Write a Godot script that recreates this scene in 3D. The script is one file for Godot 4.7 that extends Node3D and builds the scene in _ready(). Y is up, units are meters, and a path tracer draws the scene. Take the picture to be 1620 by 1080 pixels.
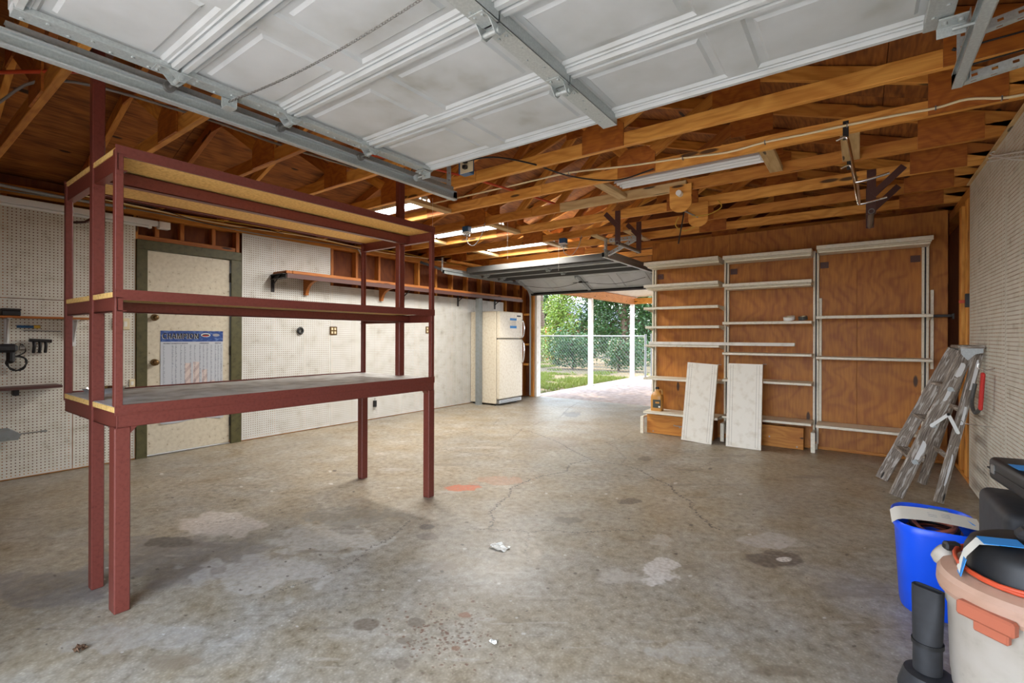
extends Node3D
# A detached garage seen from its open overhead door. x runs across the garage, -z runs deep into it, y is up.

const XL := -5.66      # face of the pegboard on the long wall with the door
const XR := 0.72       # face of the pegboard on the opposite wall
const ZB := -8.0       # inner face of the gable with the far door
const ZF := 0.35       # inner face of the gable with the door the camera looks in from
const CH := 2.45       # underside of the truss bottom chords
const RX := -2.47      # ridge
const SL := 0.333      # roof pitch
const FPX := 756.0
const YAW := 36.0
const EYE := Vector3(0, 1.2, 0)

var M := {}
var rng := RandomNumberGenerator.new()
var taken := {}


class MB:
	var v := PackedVector3Array()
	var n := PackedVector3Array()
	var t := PackedVector2Array()
	var ix := PackedInt32Array()
	var o := Vector2.ZERO
	var rect := Rect2()      # set to map quads 0..1

	func face(pts: Array, hint := Vector3.ZERO, uvs := []) -> void:
		var nn := Vector3.ZERO
		for i in pts.size():
			var a: Vector3 = pts[i]
			var b: Vector3 = pts[(i + 1) % pts.size()]
			nn += a.cross(b)
		nn = nn.normalized()
		var p := pts.duplicate()
		var w := uvs.duplicate()
		if hint != Vector3.ZERO and nn.dot(hint) < 0:
			nn = -nn
			p.reverse()
			w.reverse()
		var base := v.size()
		for i in p.size():
			v.append(p[i])
			n.append(nn)
			t.append(w[i] if w.size() else flat(p[i], nn))
		for i in range(1, p.size() - 1):
			ix.append(base)
			ix.append(base + i + 1)
			ix.append(base + i)

	func flat(p: Vector3, nn: Vector3) -> Vector2:
		var a := nn.abs()
		if a.y >= a.x and a.y >= a.z:
			return Vector2(p.x, p.z) + o
		return Vector2(p.z, p.y) + o if a.x > a.z else Vector2(p.x, p.y) + o

	# box of size s round c; bv chamfers the edges; the texture's u runs along the longest side (or axis g)
	func box(c: Vector3, s: Vector3, bv := 0.0, b := Basis(), g := -1) -> void:
		var h := s / 2.0
		if g < 0:
			g = s.max_axis_index()
		bv = minf(bv, s[s.min_axis_index()] * 0.45)
		for k in 3:
			var i := (k + 1) % 3
			var j := (k + 2) % 3
			for sg in [-1.0, 1.0]:
				var loc := []
				var uv := []
				for q in [[-1, -1], [1, -1], [1, 1], [-1, 1]]:
					var p := Vector3.ZERO
					p[k] = h[k] * sg
					p[i] = (h[i] - bv) * q[0]
					p[j] = (h[j] - bv) * q[1]
					var u: Vector2
					if k == g:
						u = Vector2(p[i], p[j])
					else:
						u = Vector2(p[g], p[j if i == g else i])
						u.y += k * 0.37 + sg * 0.11
					uv.append(u + o)
					loc.append(c + b * p)
				var nv := Vector3.ZERO
				nv[k] = sg
				face(loc, b * nv, uv)
		if bv <= 0.0:
			return
		for k in 3:
			var i := (k + 1) % 3
			var j := (k + 2) % 3
			for si in [-1.0, 1.0]:
				for sj in [-1.0, 1.0]:
					var pts := []
					var uv := []
					for q in [[-1, 0], [-1, 1], [1, 1], [1, 0]]:
						var p := Vector3.ZERO
						p[k] = (h[k] - bv) * q[0]
						p[i] = (h[i] - (bv if q[1] else 0.0)) * si
						p[j] = (h[j] - (0.0 if q[1] else bv)) * sj
						pts.append(c + b * p)
						uv.append(Vector2(p[g], p[i] + p[j]) + o if k == g else Vector2(p[i], p[k]) + o)
					var hv := Vector3.ZERO
					hv[i] = si
					hv[j] = sj
					face(pts, b * hv, uv)
		for sx in [-1.0, 1.0]:
			for sy in [-1.0, 1.0]:
				for sz in [-1.0, 1.0]:
					var sv := Vector3(sx, sy, sz)
					var pts := []
					for k in 3:
						var p := Vector3(h.x - bv, h.y - bv, h.z - bv) * sv
						p[k] = h[k] * sv[k]
						pts.append(c + b * p)
					face(pts, b * sv)

	# box with truly rounded edges of radius r
	func rbox(c: Vector3, s: Vector3, r: float, b := Basis()) -> void:
		var h := s / 2.0
		var lines := []
		for k in 3:
			var hk := h[k]
			lines.append([-hk, -hk + r * 0.3, -hk + r * 0.65, -hk + r, hk - r, hk - r * 0.65, hk - r * 0.3, hk])
		var inn := h - Vector3(r, r, r)
		for k in 3:
			var i := (k + 1) % 3
			var j := (k + 2) % 3
			for sg in [-1.0, 1.0]:
				for x in 7:
					for y in 7:
						var pts := []
						for q in [[x, y], [x + 1, y], [x + 1, y + 1], [x, y + 1]]:
							var p := Vector3.ZERO
							p[k] = h[k] * sg
							p[i] = lines[i][q[0]]
							p[j] = lines[j][q[1]]
							var e := p.clamp(-inn, inn)
							pts.append(c + b * (e + (p - e).normalized() * r))
						var nv := Vector3.ZERO
						nv[k] = sg
						face(pts, b * nv)

	func bb(a: Vector3, z: Vector3, bv := 0.0, g := -1) -> void:      # box between two corners
		box((a + z) / 2.0, (z - a).abs(), bv, Basis(), g)

	# bar of w x h section from a to z; up gives the h direction
	func bar(a: Vector3, z: Vector3, w: float, h: float, up := Vector3.UP, bv := 0.0) -> void:
		var d := (z - a).normalized()
		var x := up.cross(d)
		if x.length() < 0.01:
			x = Vector3.RIGHT.cross(d)
		x = x.normalized()
		var y := d.cross(x)
		box((a + z) / 2.0, Vector3(w, h, a.distance_to(z)), bv, Basis(x, y, d), 2)

	func tube(pts: Array, r: float, sides := 8, caps := true) -> void:
		if pts.size() < 2:
			return
		var d0: Vector3 = (pts[1] - pts[0]).normalized()
		var x := d0.cross(Vector3.UP if absf(d0.y) < 0.9 else Vector3.RIGHT).normalized()
		var run := 0.0
		var base := v.size()
		for i in pts.size():
			var d: Vector3 = (pts[mini(i + 1, pts.size() - 1)] - pts[maxi(i - 1, 0)]).normalized()
			x = (x - d * x.dot(d)).normalized()
			var y := d.cross(x)
			if i:
				run += pts[i].distance_to(pts[i - 1])
			for k in sides + 1:
				var a := TAU * k / sides
				var q := x * cos(a) + y * sin(a)
				v.append(pts[i] + q * r)
				n.append(q)
				t.append(Vector2(run, r * a) + o)
		for i in pts.size() - 1:
			for k in sides:
				var a := base + i * (sides + 1) + k
				var b := a + sides + 1
				ix.append_array([a, b, a + 1, a + 1, b, b + 1])
		if caps:
			for e in [0, pts.size() - 1]:
				var ring := []
				for k in sides:
					ring.append(v[base + e * (sides + 1) + k])
				face(ring, (pts[0] - pts[1]) if e == 0 else (pts[-1] - pts[-2]))

	# profile of (radius, height) turned round y at c
	func lathe(prof: Array, c := Vector3.ZERO, seg := 24, b := Basis(), sx := 1.0, sz := 1.0) -> void:
		for i in prof.size() - 1:
			var p: Vector2 = prof[i]
			var q: Vector2 = prof[i + 1]
			var d := (q - p).normalized()
			var nr := Vector2(d.y, -d.x)
			var base := v.size()
			for k in seg + 1:
				var a := TAU * k / seg
				var e := Vector3(cos(a) * sx, 0, sin(a) * sz)
				for w in [p, q]:
					v.append(c + b * (e * w.x + Vector3.UP * w.y))
					n.append((b * (Vector3(cos(a) / sx, 0, sin(a) / sz).normalized() * nr.x + Vector3.UP * nr.y)).normalized())
					t.append(Vector2(a * 0.2, w.y) + o)
			for k in seg:
				var a := base + k * 2
				ix.append_array([a, a + 2, a + 1, a + 1, a + 2, a + 3])

	# polygon in the x-y plane of f, pushed from z = 0 to depth
	func prism(poly: PackedVector2Array, depth: float, f := Transform3D()) -> void:
		var tris := Geometry2D.triangulate_polygon(poly)
		for e in [0.0, depth]:
			var nn := (f.basis.z * (1.0 if e > 0 else -1.0) * signf(depth)).normalized()
			for i in range(0, tris.size(), 3):
				var pts := []
				var uv := []
				for k in 3:
					var q := poly[tris[i + k]]
					pts.append(f * Vector3(q.x, q.y, e))
					uv.append(q + o)
				face(pts, nn, uv)
		var area := 0.0
		for i in poly.size():
			area += poly[i].cross(poly[(i + 1) % poly.size()])
		for i in poly.size():
			var p := poly[i]
			var q := poly[(i + 1) % poly.size()]
			var d := (q - p).normalized()
			var out := Vector2(d.y, -d.x) * signf(area)
			face([f * Vector3(p.x, p.y, 0), f * Vector3(q.x, q.y, 0), f * Vector3(q.x, q.y, depth), f * Vector3(p.x, p.y, depth)], f.basis * Vector3(out.x, out.y, 0),
				[Vector2(0, p.x + p.y) + o, Vector2(0, q.x + q.y) + o, Vector2(depth, q.x + q.y) + o, Vector2(depth, p.x + p.y) + o])

	# rings of points joined in order (smooth), optional caps
	func loft(rings: Array, closed := true, cap0 := false, cap1 := false, inward := false) -> void:
		var m: int = rings[0].size()
		var cols := m if closed else m - 1
		for i in rings.size() - 1:
			for k in cols:
				var k2 := (k + 1) % m
				var a: Vector3 = rings[i][k]
				var b: Vector3 = rings[i][k2]
				var c: Vector3 = rings[i + 1][k2]
				var d: Vector3 = rings[i + 1][k]
				face([a, b, c, d] if inward else [d, c, b, a])
		if cap0:
			face(rings[0])
		if cap1:
			face(rings[-1])

	func smooth() -> void:          # one normal for all points that coincide within a soft angle
		var at := {}
		for i in v.size():
			var key := Vector3i((v[i] * 20000.0).round())
			if not at.has(key):
				at[key] = []
			at[key].append(i)
		var nn := n.duplicate()
		for key in at:
			for i in at[key]:
				var s := Vector3.ZERO
				for j in at[key]:
					if n[i].dot(n[j]) > 0.55:
						s += n[j]
				nn[i] = s.normalized()
		n = nn

	func mesh(org := Vector3.ZERO) -> ArrayMesh:
		var a := []
		a.resize(Mesh.ARRAY_MAX)
		if org != Vector3.ZERO:
			for i in v.size():
				v[i] -= org
		a[Mesh.ARRAY_VERTEX] = v
		a[Mesh.ARRAY_NORMAL] = n
		a[Mesh.ARRAY_TEX_UV] = t
		a[Mesh.ARRAY_INDEX] = ix
		var m := ArrayMesh.new()
		m.add_surface_from_arrays(Mesh.PRIMITIVE_TRIANGLES, a)
		return m


func mb() -> MB:
	var b := MB.new()
	b.o = Vector2(rng.randf() * 7.0, rng.randf() * 7.0)
	return b


func numbered(parent: Node, called: String) -> String:
	var key := str(parent.get_instance_id()) + called
	taken[key] = taken.get(key, -1) + 1
	return called if taken[key] == 0 else "%s_%03d" % [called, taken[key]]


func thing(called: String, label: String, category: String, at := Vector3.ZERO, group := "") -> Node3D:
	var o := Node3D.new()
	o.name = numbered(self, called)
	o.position = at
	add_child(o)
	o.set_meta("label", label)
	o.set_meta("category", category)
	if group:
		o.set_meta("group", group)
	return o


func setting(called: String, label: String, category := "structure") -> Node3D:
	var o := Node3D.new()
	o.name = called
	add_child(o)
	o.set_meta("kind", "structure")
	o.set_meta("label", label)
	o.set_meta("category", category)
	return o


# commits a builder as a named mesh under parent; its points are in the scene's axes unless local
func put(parent: Node3D, called: String, b: MB, m: Material, local := false) -> MeshInstance3D:
	var org := Vector3.ZERO
	if not local:
		var p: Node = parent
		while p != self:
			org += (p as Node3D).position
			p = p.get_parent()
	var o := MeshInstance3D.new()
	o.name = numbered(parent, called)
	o.mesh = b.mesh(org)
	o.mesh.surface_set_material(0, m)
	parent.add_child(o)
	return o


func bx(parent: Node3D, called: String, m: Material, a: Vector3, z: Vector3, bv := 0.003, g := -1) -> MeshInstance3D:
	var b := mb()
	b.bb(a, z, bv, g)
	return put(parent, called, b, m)


func rod(parent: Node3D, called: String, m: Material, pts: Array, r: float, sides := 8) -> MeshInstance3D:
	var b := mb()
	b.tube(pts, r, sides)
	return put(parent, called, b, m)


func curve(pts: Array, steps := 8) -> Array:          # Catmull-Rom through pts
	var out := []
	for i in pts.size() - 1:
		var a: Vector3 = pts[maxi(i - 1, 0)]
		var b: Vector3 = pts[i]
		var c: Vector3 = pts[i + 1]
		var d: Vector3 = pts[mini(i + 2, pts.size() - 1)]
		for k in steps:
			out.append(b.cubic_interpolate(c, a, d, float(k) / steps))
	out.append(pts[-1])
	return out


# where the photograph's pixel meets a plane of the place
func ray(u: float, v: float) -> Vector3:
	return Basis(Vector3.UP, deg_to_rad(YAW)) * Basis(Vector3.BACK, deg_to_rad(0.2)) * Vector3((u - 810.0) / FPX, -(v - 532.0) / FPX, -1)


func meet(axis: int, val: float, u: float, v: float) -> Vector3:
	var d := ray(u, v)
	return EYE + d * ((val - EYE[axis]) / d[axis])


func ground(u: float, v: float, y := 0.0) -> Vector3:
	return meet(1, y, u, v)


func text(parent: Node3D, called: String, words: String, m: Material, at: Vector3, turn: Basis, height: float, wide := 0.0, bold := false, deep := 0.001) -> void:
	var tm := TextMesh.new()
	tm.text = words
	tm.depth = deep
	tm.font_size = 64
	tm.pixel_size = height / 46.0
	tm.curve_step = 2.0
	var sf := SystemFont.new()
	sf.font_names = PackedStringArray(["Droid Sans"])
	sf.font_weight = 700 if bold else 400
	tm.font = sf
	tm.material = m
	var o := MeshInstance3D.new()
	o.name = numbered(parent, called)
	o.mesh = tm
	var w := tm.get_aabb().size.x
	var b := turn
	if wide > 0.0 and w > 0.0:
		b = turn * Basis.from_scale(Vector3(wide / w, 1, 1))
	var org := Vector3.ZERO
	var p: Node = parent
	while p != self:
		org += (p as Node3D).position
		p = p.get_parent()
	o.transform = Transform3D(b, at - org)
	parent.add_child(o)


# ---------------------------------------------------------------- materials

func fn(sd: int, freq: float, oct := 4, kind := FastNoiseLite.TYPE_SIMPLEX_SMOOTH) -> FastNoiseLite:
	var f := FastNoiseLite.new()
	f.seed = sd
	f.noise_type = kind
	f.frequency = freq
	f.fractal_octaves = oct
	f.fractal_type = FastNoiseLite.FRACTAL_FBM if oct > 1 else FastNoiseLite.FRACTAL_NONE
	return f


func ntex(sd: int, freq: float, stops: Array, size := 512, oct := 4, kind := FastNoiseLite.TYPE_SIMPLEX_SMOOTH) -> NoiseTexture2D:
	var t := NoiseTexture2D.new()
	t.width = size
	t.height = size
	t.seamless = true
	t.noise = fn(sd, freq, oct, kind)
	var g := Gradient.new()
	var off := PackedFloat32Array()
	var col := PackedColorArray()
	for s in stops:
		off.append(s[0])
		col.append(s[1])
	g.offsets = off
	g.colors = col
	t.color_ramp = g
	return t


func bump(sd: int, freq: float, strength: float, size := 512, oct := 4) -> NoiseTexture2D:
	var t := NoiseTexture2D.new()
	t.width = size
	t.height = size
	t.seamless = true
	t.as_normal_map = true
	t.bump_strength = strength
	t.noise = fn(sd, freq, oct)
	return t


func rgb(r: int, g: int, b: int) -> Color:
	return Color(r / 255.0, g / 255.0, b / 255.0)


func mat(called: String, c: Color, rough := 0.7, metal := 0.0, tex: Texture2D = null, tile := 1.0, tri := true) -> StandardMaterial3D:
	var m := StandardMaterial3D.new()
	m.resource_name = called
	m.albedo_color = c
	m.roughness = rough
	m.metallic = metal
	if tex:
		m.albedo_texture = tex
		m.uv1_triplanar = tri
		m.uv1_world_triplanar = tri
		m.uv1_scale = Vector3.ONE / tile
	M[called] = m
	return m


# boards: u runs along the grain, closed in u; ring lines bend round a few knots
func wood_image(sd: int, w: int, h: int, pale: Color, dark: Color, lines: float, wave: float, knots: int, streak: float) -> ImageTexture:
	var a := fn(sd, 1.0, 3)
	var b := fn(sd + 1, 1.0, 2)
	var r := RandomNumberGenerator.new()
	r.seed = sd
	var ks := []
	for i in knots:
		ks.append([r.randf(), r.randf(), r.randf_range(0.010, 0.022)])
	var data := PackedByteArray()
	data.resize(w * h * 3)
	var asp := float(h) / w
	for x in w:
		var u := float(x) / w
		var cx := cos(u * TAU) * 0.55
		var cz := sin(u * TAU) * 0.55
		for y in h:
			var v := float(y) / h
			var bend := a.get_noise_3d(cx * 1.6, cz * 1.6, v * 1.7) * wave
			var kd := 0.0
			for k in ks:
				var dx: float = absf(u - k[0])
				dx = minf(dx, 1.0 - dx)
				var dy: float = (v - k[1]) * asp
				var q := sqrt(dx * dx * 0.35 + dy * dy)
				var rad: float = k[2]
				bend += 0.055 * exp(-q * q / (rad * rad * 10.0)) * signf(dy)
				kd = maxf(kd, smoothstep(rad * 1.0, rad * 0.55, q))
			var ring := 0.5 + 0.5 * sin((v + bend) * lines * TAU)
			ring = ring * ring
			var st := b.get_noise_3d(cx * 3.0, cz * 3.0, v * 46.0)
			var bl := b.get_noise_3d(cx * 2.2 + 9.0, cz * 2.2, v * 2.5)
			var f := clampf(0.22 + ring * 0.34 + st * streak + bl * 0.30, 0.0, 1.0)
			var c := pale.lerp(dark, f)
			if kd > 0.0:
				c = c.lerp(dark * 0.35, kd * 0.85)
			var i := (y * w + x) * 3
			data[i] = int(clampf(c.r, 0, 1) * 255.0)
			data[i + 1] = int(clampf(c.g, 0, 1) * 255.0)
			data[i + 2] = int(clampf(c.b, 0, 1) * 255.0)
	return ImageTexture.create_from_image(Image.create_from_data(w, h, false, Image.FORMAT_RGB8, data))


func wood_mat(called: String, t: Texture2D, tint: Color, tile_u: float, tile_v: float, rough := 0.62) -> StandardMaterial3D:
	var m := mat(called, tint, rough)
	m.albedo_texture = t
	m.uv1_scale = Vector3(1.0 / tile_u, 1.0 / tile_v, 1)
	return m


const FX0 := -5.9
const FX1 := 0.96
const FZ0 := -8.12
const FZ1 := 0.5
const FW := 1640
const FH := 2048
var fdat := PackedByteArray()
var fedge: FastNoiseLite


func fmix(x: int, y: int, c: Color, k: float) -> void:
	if x < 0 or y < 0 or x >= FW or y >= FH:
		return
	var i := (y * FW + x) * 3
	fdat[i] = int(lerpf(fdat[i], c.r * 255.0, k))
	fdat[i + 1] = int(lerpf(fdat[i + 1], c.g * 255.0, k))
	fdat[i + 2] = int(lerpf(fdat[i + 2], c.b * 255.0, k))


# a stain with a ragged edge: where it lies in the photograph, its half sizes there in pixels, colour, strength
func stain(u: float, v: float, du: float, dv: float, c: Color, k: float, rag := 0.5, scale := 9.0) -> void:
	var p := ground(u, v)
	var ax := ground(u + du, v) - ground(u - du, v)
	var az := ground(u, v + dv) - ground(u, v - dv)
	var ex := Vector2(ax.x, ax.z) / 2.0
	var ez := Vector2(az.x, az.z) / 2.0
	var inv := Transform2D(ex, ez, Vector2(p.x, p.z)).affine_inverse()
	var rx := (absf(ex.x) + absf(ez.x)) * 1.5
	var rz := (absf(ex.y) + absf(ez.y)) * 1.5
	var sx := FW / (FX1 - FX0)
	var sz := FH / (FZ1 - FZ0)
	for y in range(maxi(0, int((p.z - rz - FZ0) * sz)), mini(FH, int((p.z + rz - FZ0) * sz))):
		for x in range(maxi(0, int((p.x - rx - FX0) * sx)), mini(FW, int((p.x + rx - FX0) * sx))):
			var w := Vector2(FX0 + x / sx, FZ0 + y / sz)
			var d := (inv * w).length() + fedge.get_noise_2d(w.x * scale, w.y * scale) * rag
			if d < 1.0:
				var e := fedge.get_noise_2d(w.x * scale * 5.0 + 40.0, w.y * scale * 5.0) * 0.5 + 0.75
				fmix(x, y, c, minf(1.0, k * 1.3) * smoothstep(1.0, 0.78, d) * clampf(e, 0.45, 1.0))


func crack(pts: Array, wide := 1.0, k := 0.75) -> void:
	var sx := FW / (FX1 - FX0)
	var sz := FH / (FZ1 - FZ0)
	var prev := Vector2.INF
	for q in pts:
		var g := ground(q[0], q[1])
		var p := Vector2((g.x - FX0) * sx, (g.z - FZ0) * sz)
		if prev != Vector2.INF:
			var n := int(p.distance_to(prev) * 1.5) + 1
			for i in n:
				var w := prev.lerp(p, float(i) / n)
				w += Vector2(fedge.get_noise_2d(w.x * 0.13, w.y * 0.13), fedge.get_noise_2d(w.x * 0.13 + 99.0, w.y * 0.13)) * 7.0
				var r := wide * (0.8 + fedge.get_noise_2d(w.x * 0.4, w.y * 0.4))
				fmix(int(w.x), int(w.y), rgb(52, 46, 40), k)
				if r > 0.9:
					fmix(int(w.x) + 1, int(w.y), rgb(60, 52, 46), k * 0.8)
				if r > 1.2:
					fmix(int(w.x), int(w.y) + 1, rgb(60, 52, 46), k * 0.7)
		prev = p


func floor_texture() -> ImageTexture:
	fedge = fn(77, 1.0, 4)
	var big := fn(5, 0.0022, 4).get_image(FW, FH, false, false, false).get_data()
	var mid := fn(8, 0.011, 4).get_image(FW, FH, false, false, false).get_data()
	var fine := fn(12, 0.07, 3).get_image(FW, FH, false, false, false).get_data()
	var grit := fn(14, 0.32, 2).get_image(FW, FH, false, false, false).get_data()
	fdat.resize(FW * FH * 3)
	# cement grey; worn tan patches, darker oily patches and paler dusty ones, all as blotches
	var j := 0
	for i in FW * FH:
		var a := big[i] - 128
		var b := mid[i] - 128
		var c := fine[i] - 128
		var g := grit[i] - 128
		var l := 139.0 + a * 0.07 + b * 0.07 + c * 0.17 + g * 0.11
		if b > 34:
			l += (b - 34) * 0.22
		elif b < -36:
			l += (b + 36) * 0.25
		if c < -52:
			l += (c + 52) * 0.4
		if g > 45:
			l += (g - 45) * 0.4
		var warm := (a - b) * 0.035
		fdat[j] = clampi(int(l + 6.0 + warm), 0, 255)
		fdat[j + 1] = clampi(int(l - 4.0), 0, 255)
		fdat[j + 2] = clampi(int(l - 21.0 - warm * 1.6), 0, 255)
		j += 3
	var pale := rgb(206, 197, 192)
	var damp := rgb(84, 76, 66)
	# patch repair between the bench legs, its pale trowelled skim and the dark damp spot on it
	stain(300, 880, 170, 40, rgb(116, 110, 108), 0.5, 0.5, 3.0)
	stain(520, 850, 90, 30, rgb(190, 186, 178), 0.5, 0.7, 5.0)
	stain(420, 905, 120, 30, rgb(192, 188, 182), 0.45, 0.8, 5.0)
	stain(230, 1010, 150, 22, rgb(172, 168, 164), 0.3, 0.9, 5.0)
	stain(560, 815, 90, 16, rgb(112, 108, 98), 0.4, 0.6, 5.0)
	stain(80, 930, 110, 32, rgb(112, 106, 104), 0.5, 0.5, 3.0)
	stain(290, 1045, 55, 14, rgb(122, 108, 90), 0.55, 0.6, 6.0)
	stain(352, 828, 74, 22, pale, 0.55, 0.35, 5.0)
	stain(268, 857, 46, 9, damp, 0.95, 0.35, 6.0)
	# oil drips on the bare concrete near the door
	stain(580, 986, 22, 11, rgb(104, 92, 78), 0.8, 0.3)
	stain(658, 985, 15, 9, rgb(108, 96, 82), 0.75, 0.3)
	stain(700, 960, 12, 7, rgb(116, 104, 88), 0.6, 0.35)
	stain(636, 1050, 16, 10, rgb(110, 98, 84), 0.6, 0.35)
	stain(640, 1012, 14, 6, rgb(106, 94, 80), 0.6, 0.35)
	stain(548, 838, 26, 8, rgb(106, 98, 86), 0.5, 0.5)
	stain(675, 833, 12, 5, rgb(92, 84, 76), 0.7, 0.4)
	stain(676, 848, 18, 6, rgb(104, 94, 84), 0.5, 0.4)
	stain(700, 895, 22, 10, rgb(122, 110, 96), 0.5, 0.4)
	var r := RandomNumberGenerator.new()
	r.seed = 31
	for i in 300:
		var u := 705 + r.randfn() * 46
		var v := 1005 + r.randfn() * 28
		var s := r.randf_range(0.5, 1.0) * r.randf_range(0.9, 2.6)
		stain(u, v, s * 1.5, s * 0.8, rgb(96, 62, 44) if r.randf() < 0.5 else rgb(98, 80, 64), 0.95, 0.4, 30.0)
	stain(735, 972, 12, 5, rgb(122, 72, 46), 0.7, 0.4, 20.0)
	stain(722, 1024, 8, 4, rgb(116, 74, 50), 0.7, 0.4, 20.0)
	for i in 170:
		var s2 := r.randf_range(0.6, 2.2)
		stain(r.randf_range(60, 1400), r.randf_range(740, 1075), s2 * 1.6, s2 * 0.8, rgb(78, 68, 58) if r.randf() < 0.6 else rgb(196, 192, 186), 0.8, 0.4, 24.0)
	for i in 120:
		var su := r.randf_range(20, 1450)
		var sv := r.randf_range(700, 1075)
		stain(su, sv, r.randf_range(8, 40), r.randf_range(0.8, 3.0), rgb(178, 170, 160) if r.randf() < 0.55 else rgb(112, 102, 90), 0.4, 0.6, 14.0)
	# white skim patches and the spilt filler
	stain(1045, 900, 32, 22, rgb(206, 200, 194), 0.7, 0.6, 8.0)
	stain(1045, 853, 18, 10, rgb(184, 178, 170), 0.45, 0.6, 8.0)
	stain(980, 912, 36, 14, rgb(184, 176, 166), 0.4, 0.7, 8.0)
	stain(1215, 855, 52, 14, rgb(186, 180, 174), 0.55, 0.4, 5.0)
	stain(1228, 883, 48, 14, rgb(92, 82, 72), 0.75, 0.4, 6.0)
	stain(1240, 884, 14, 4, rgb(214, 206, 196), 0.9, 0.3, 9.0)
	stain(1340, 930, 60, 16, rgb(116, 108, 98), 0.4, 0.7, 6.0)
	stain(1080, 1030, 60, 16, rgb(178, 174, 168), 0.4, 0.8, 8.0)
	stain(1240, 1060, 60, 8, rgb(110, 98, 82), 0.45, 0.5, 6.0)
	stain(900, 822, 26, 6, rgb(98, 90, 80), 0.6, 0.6, 8.0)
	stain(995, 792, 20, 5, rgb(88, 78, 68), 0.65, 0.7, 9.0)
	stain(1020, 725, 12, 4, rgb(96, 88, 78), 0.7, 0.4, 9.0)
	stain(880, 700, 50, 12, rgb(128, 116, 104), 0.4, 0.8, 6.0)
	stain(905, 655, 16, 4, rgb(96, 88, 80), 0.6, 0.6, 8.0)
	# orange paint overspray by the bench leg
	stain(730, 771, 34, 6, rgb(196, 92, 52), 0.75, 0.45, 7.0)
	stain(790, 760, 46, 7, rgb(178, 122, 92), 0.4, 0.7, 6.0)
	crack([[775, 836], [780, 818], [774, 812], [790, 795], [805, 785], [808, 772], [830, 762], [858, 752], [895, 746], [903, 733], [935, 726]], 1.5, 0.85)
	crack([[835, 681], [860, 690], [885, 700], [905, 712], [925, 722], [938, 728]], 1.4, 0.85)
	crack([[938, 728], [985, 735], [1014, 744], [1035, 757], [1060, 768], [1070, 780], [1092, 793], [1094, 802], [1108, 818], [1124, 830], [1140, 838]], 1.5, 0.85)
	crack([[740, 836], [790, 837], [835, 841], [870, 838], [915, 843], [960, 839], [1010, 838]], 1.0, 0.6)
	crack([[836, 842], [832, 870], [836, 888]], 0.8, 0.5)
	crack([[780, 706], [805, 696], [818, 686], [826, 678]], 1.1, 0.7)
	crack([[845, 672], [855, 667], [885, 660], [900, 645], [918, 635]], 1.2, 0.75)
	crack([[690, 708], [730, 715], [770, 720], [800, 727], [830, 728]], 0.9, 0.6)
	crack([[780, 672], [790, 662], [830, 657], [860, 655]], 0.9, 0.6)
	crack([[980, 735], [990, 725], [975, 708], [960, 700], [985, 692], [995, 685]], 1.0, 0.6)
	crack([[1060, 750], [1090, 746], [1115, 735], [1138, 725]], 0.9, 0.55)
	crack([[940, 745], [980, 752], [1035, 758]], 0.8, 0.5)
	crack([[575, 872], [610, 855], [640, 832], [650, 822]], 1.0, 0.6)
	crack([[400, 950], [470, 925], [530, 905], [580, 875]], 0.8, 0.5)
	crack([[310, 830], [400, 818], [440, 812], [520, 793]], 0.7, 0.4)
	return ImageTexture.create_from_image(Image.create_from_data(FW, FH, false, Image.FORMAT_RGB8, fdat))


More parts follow.
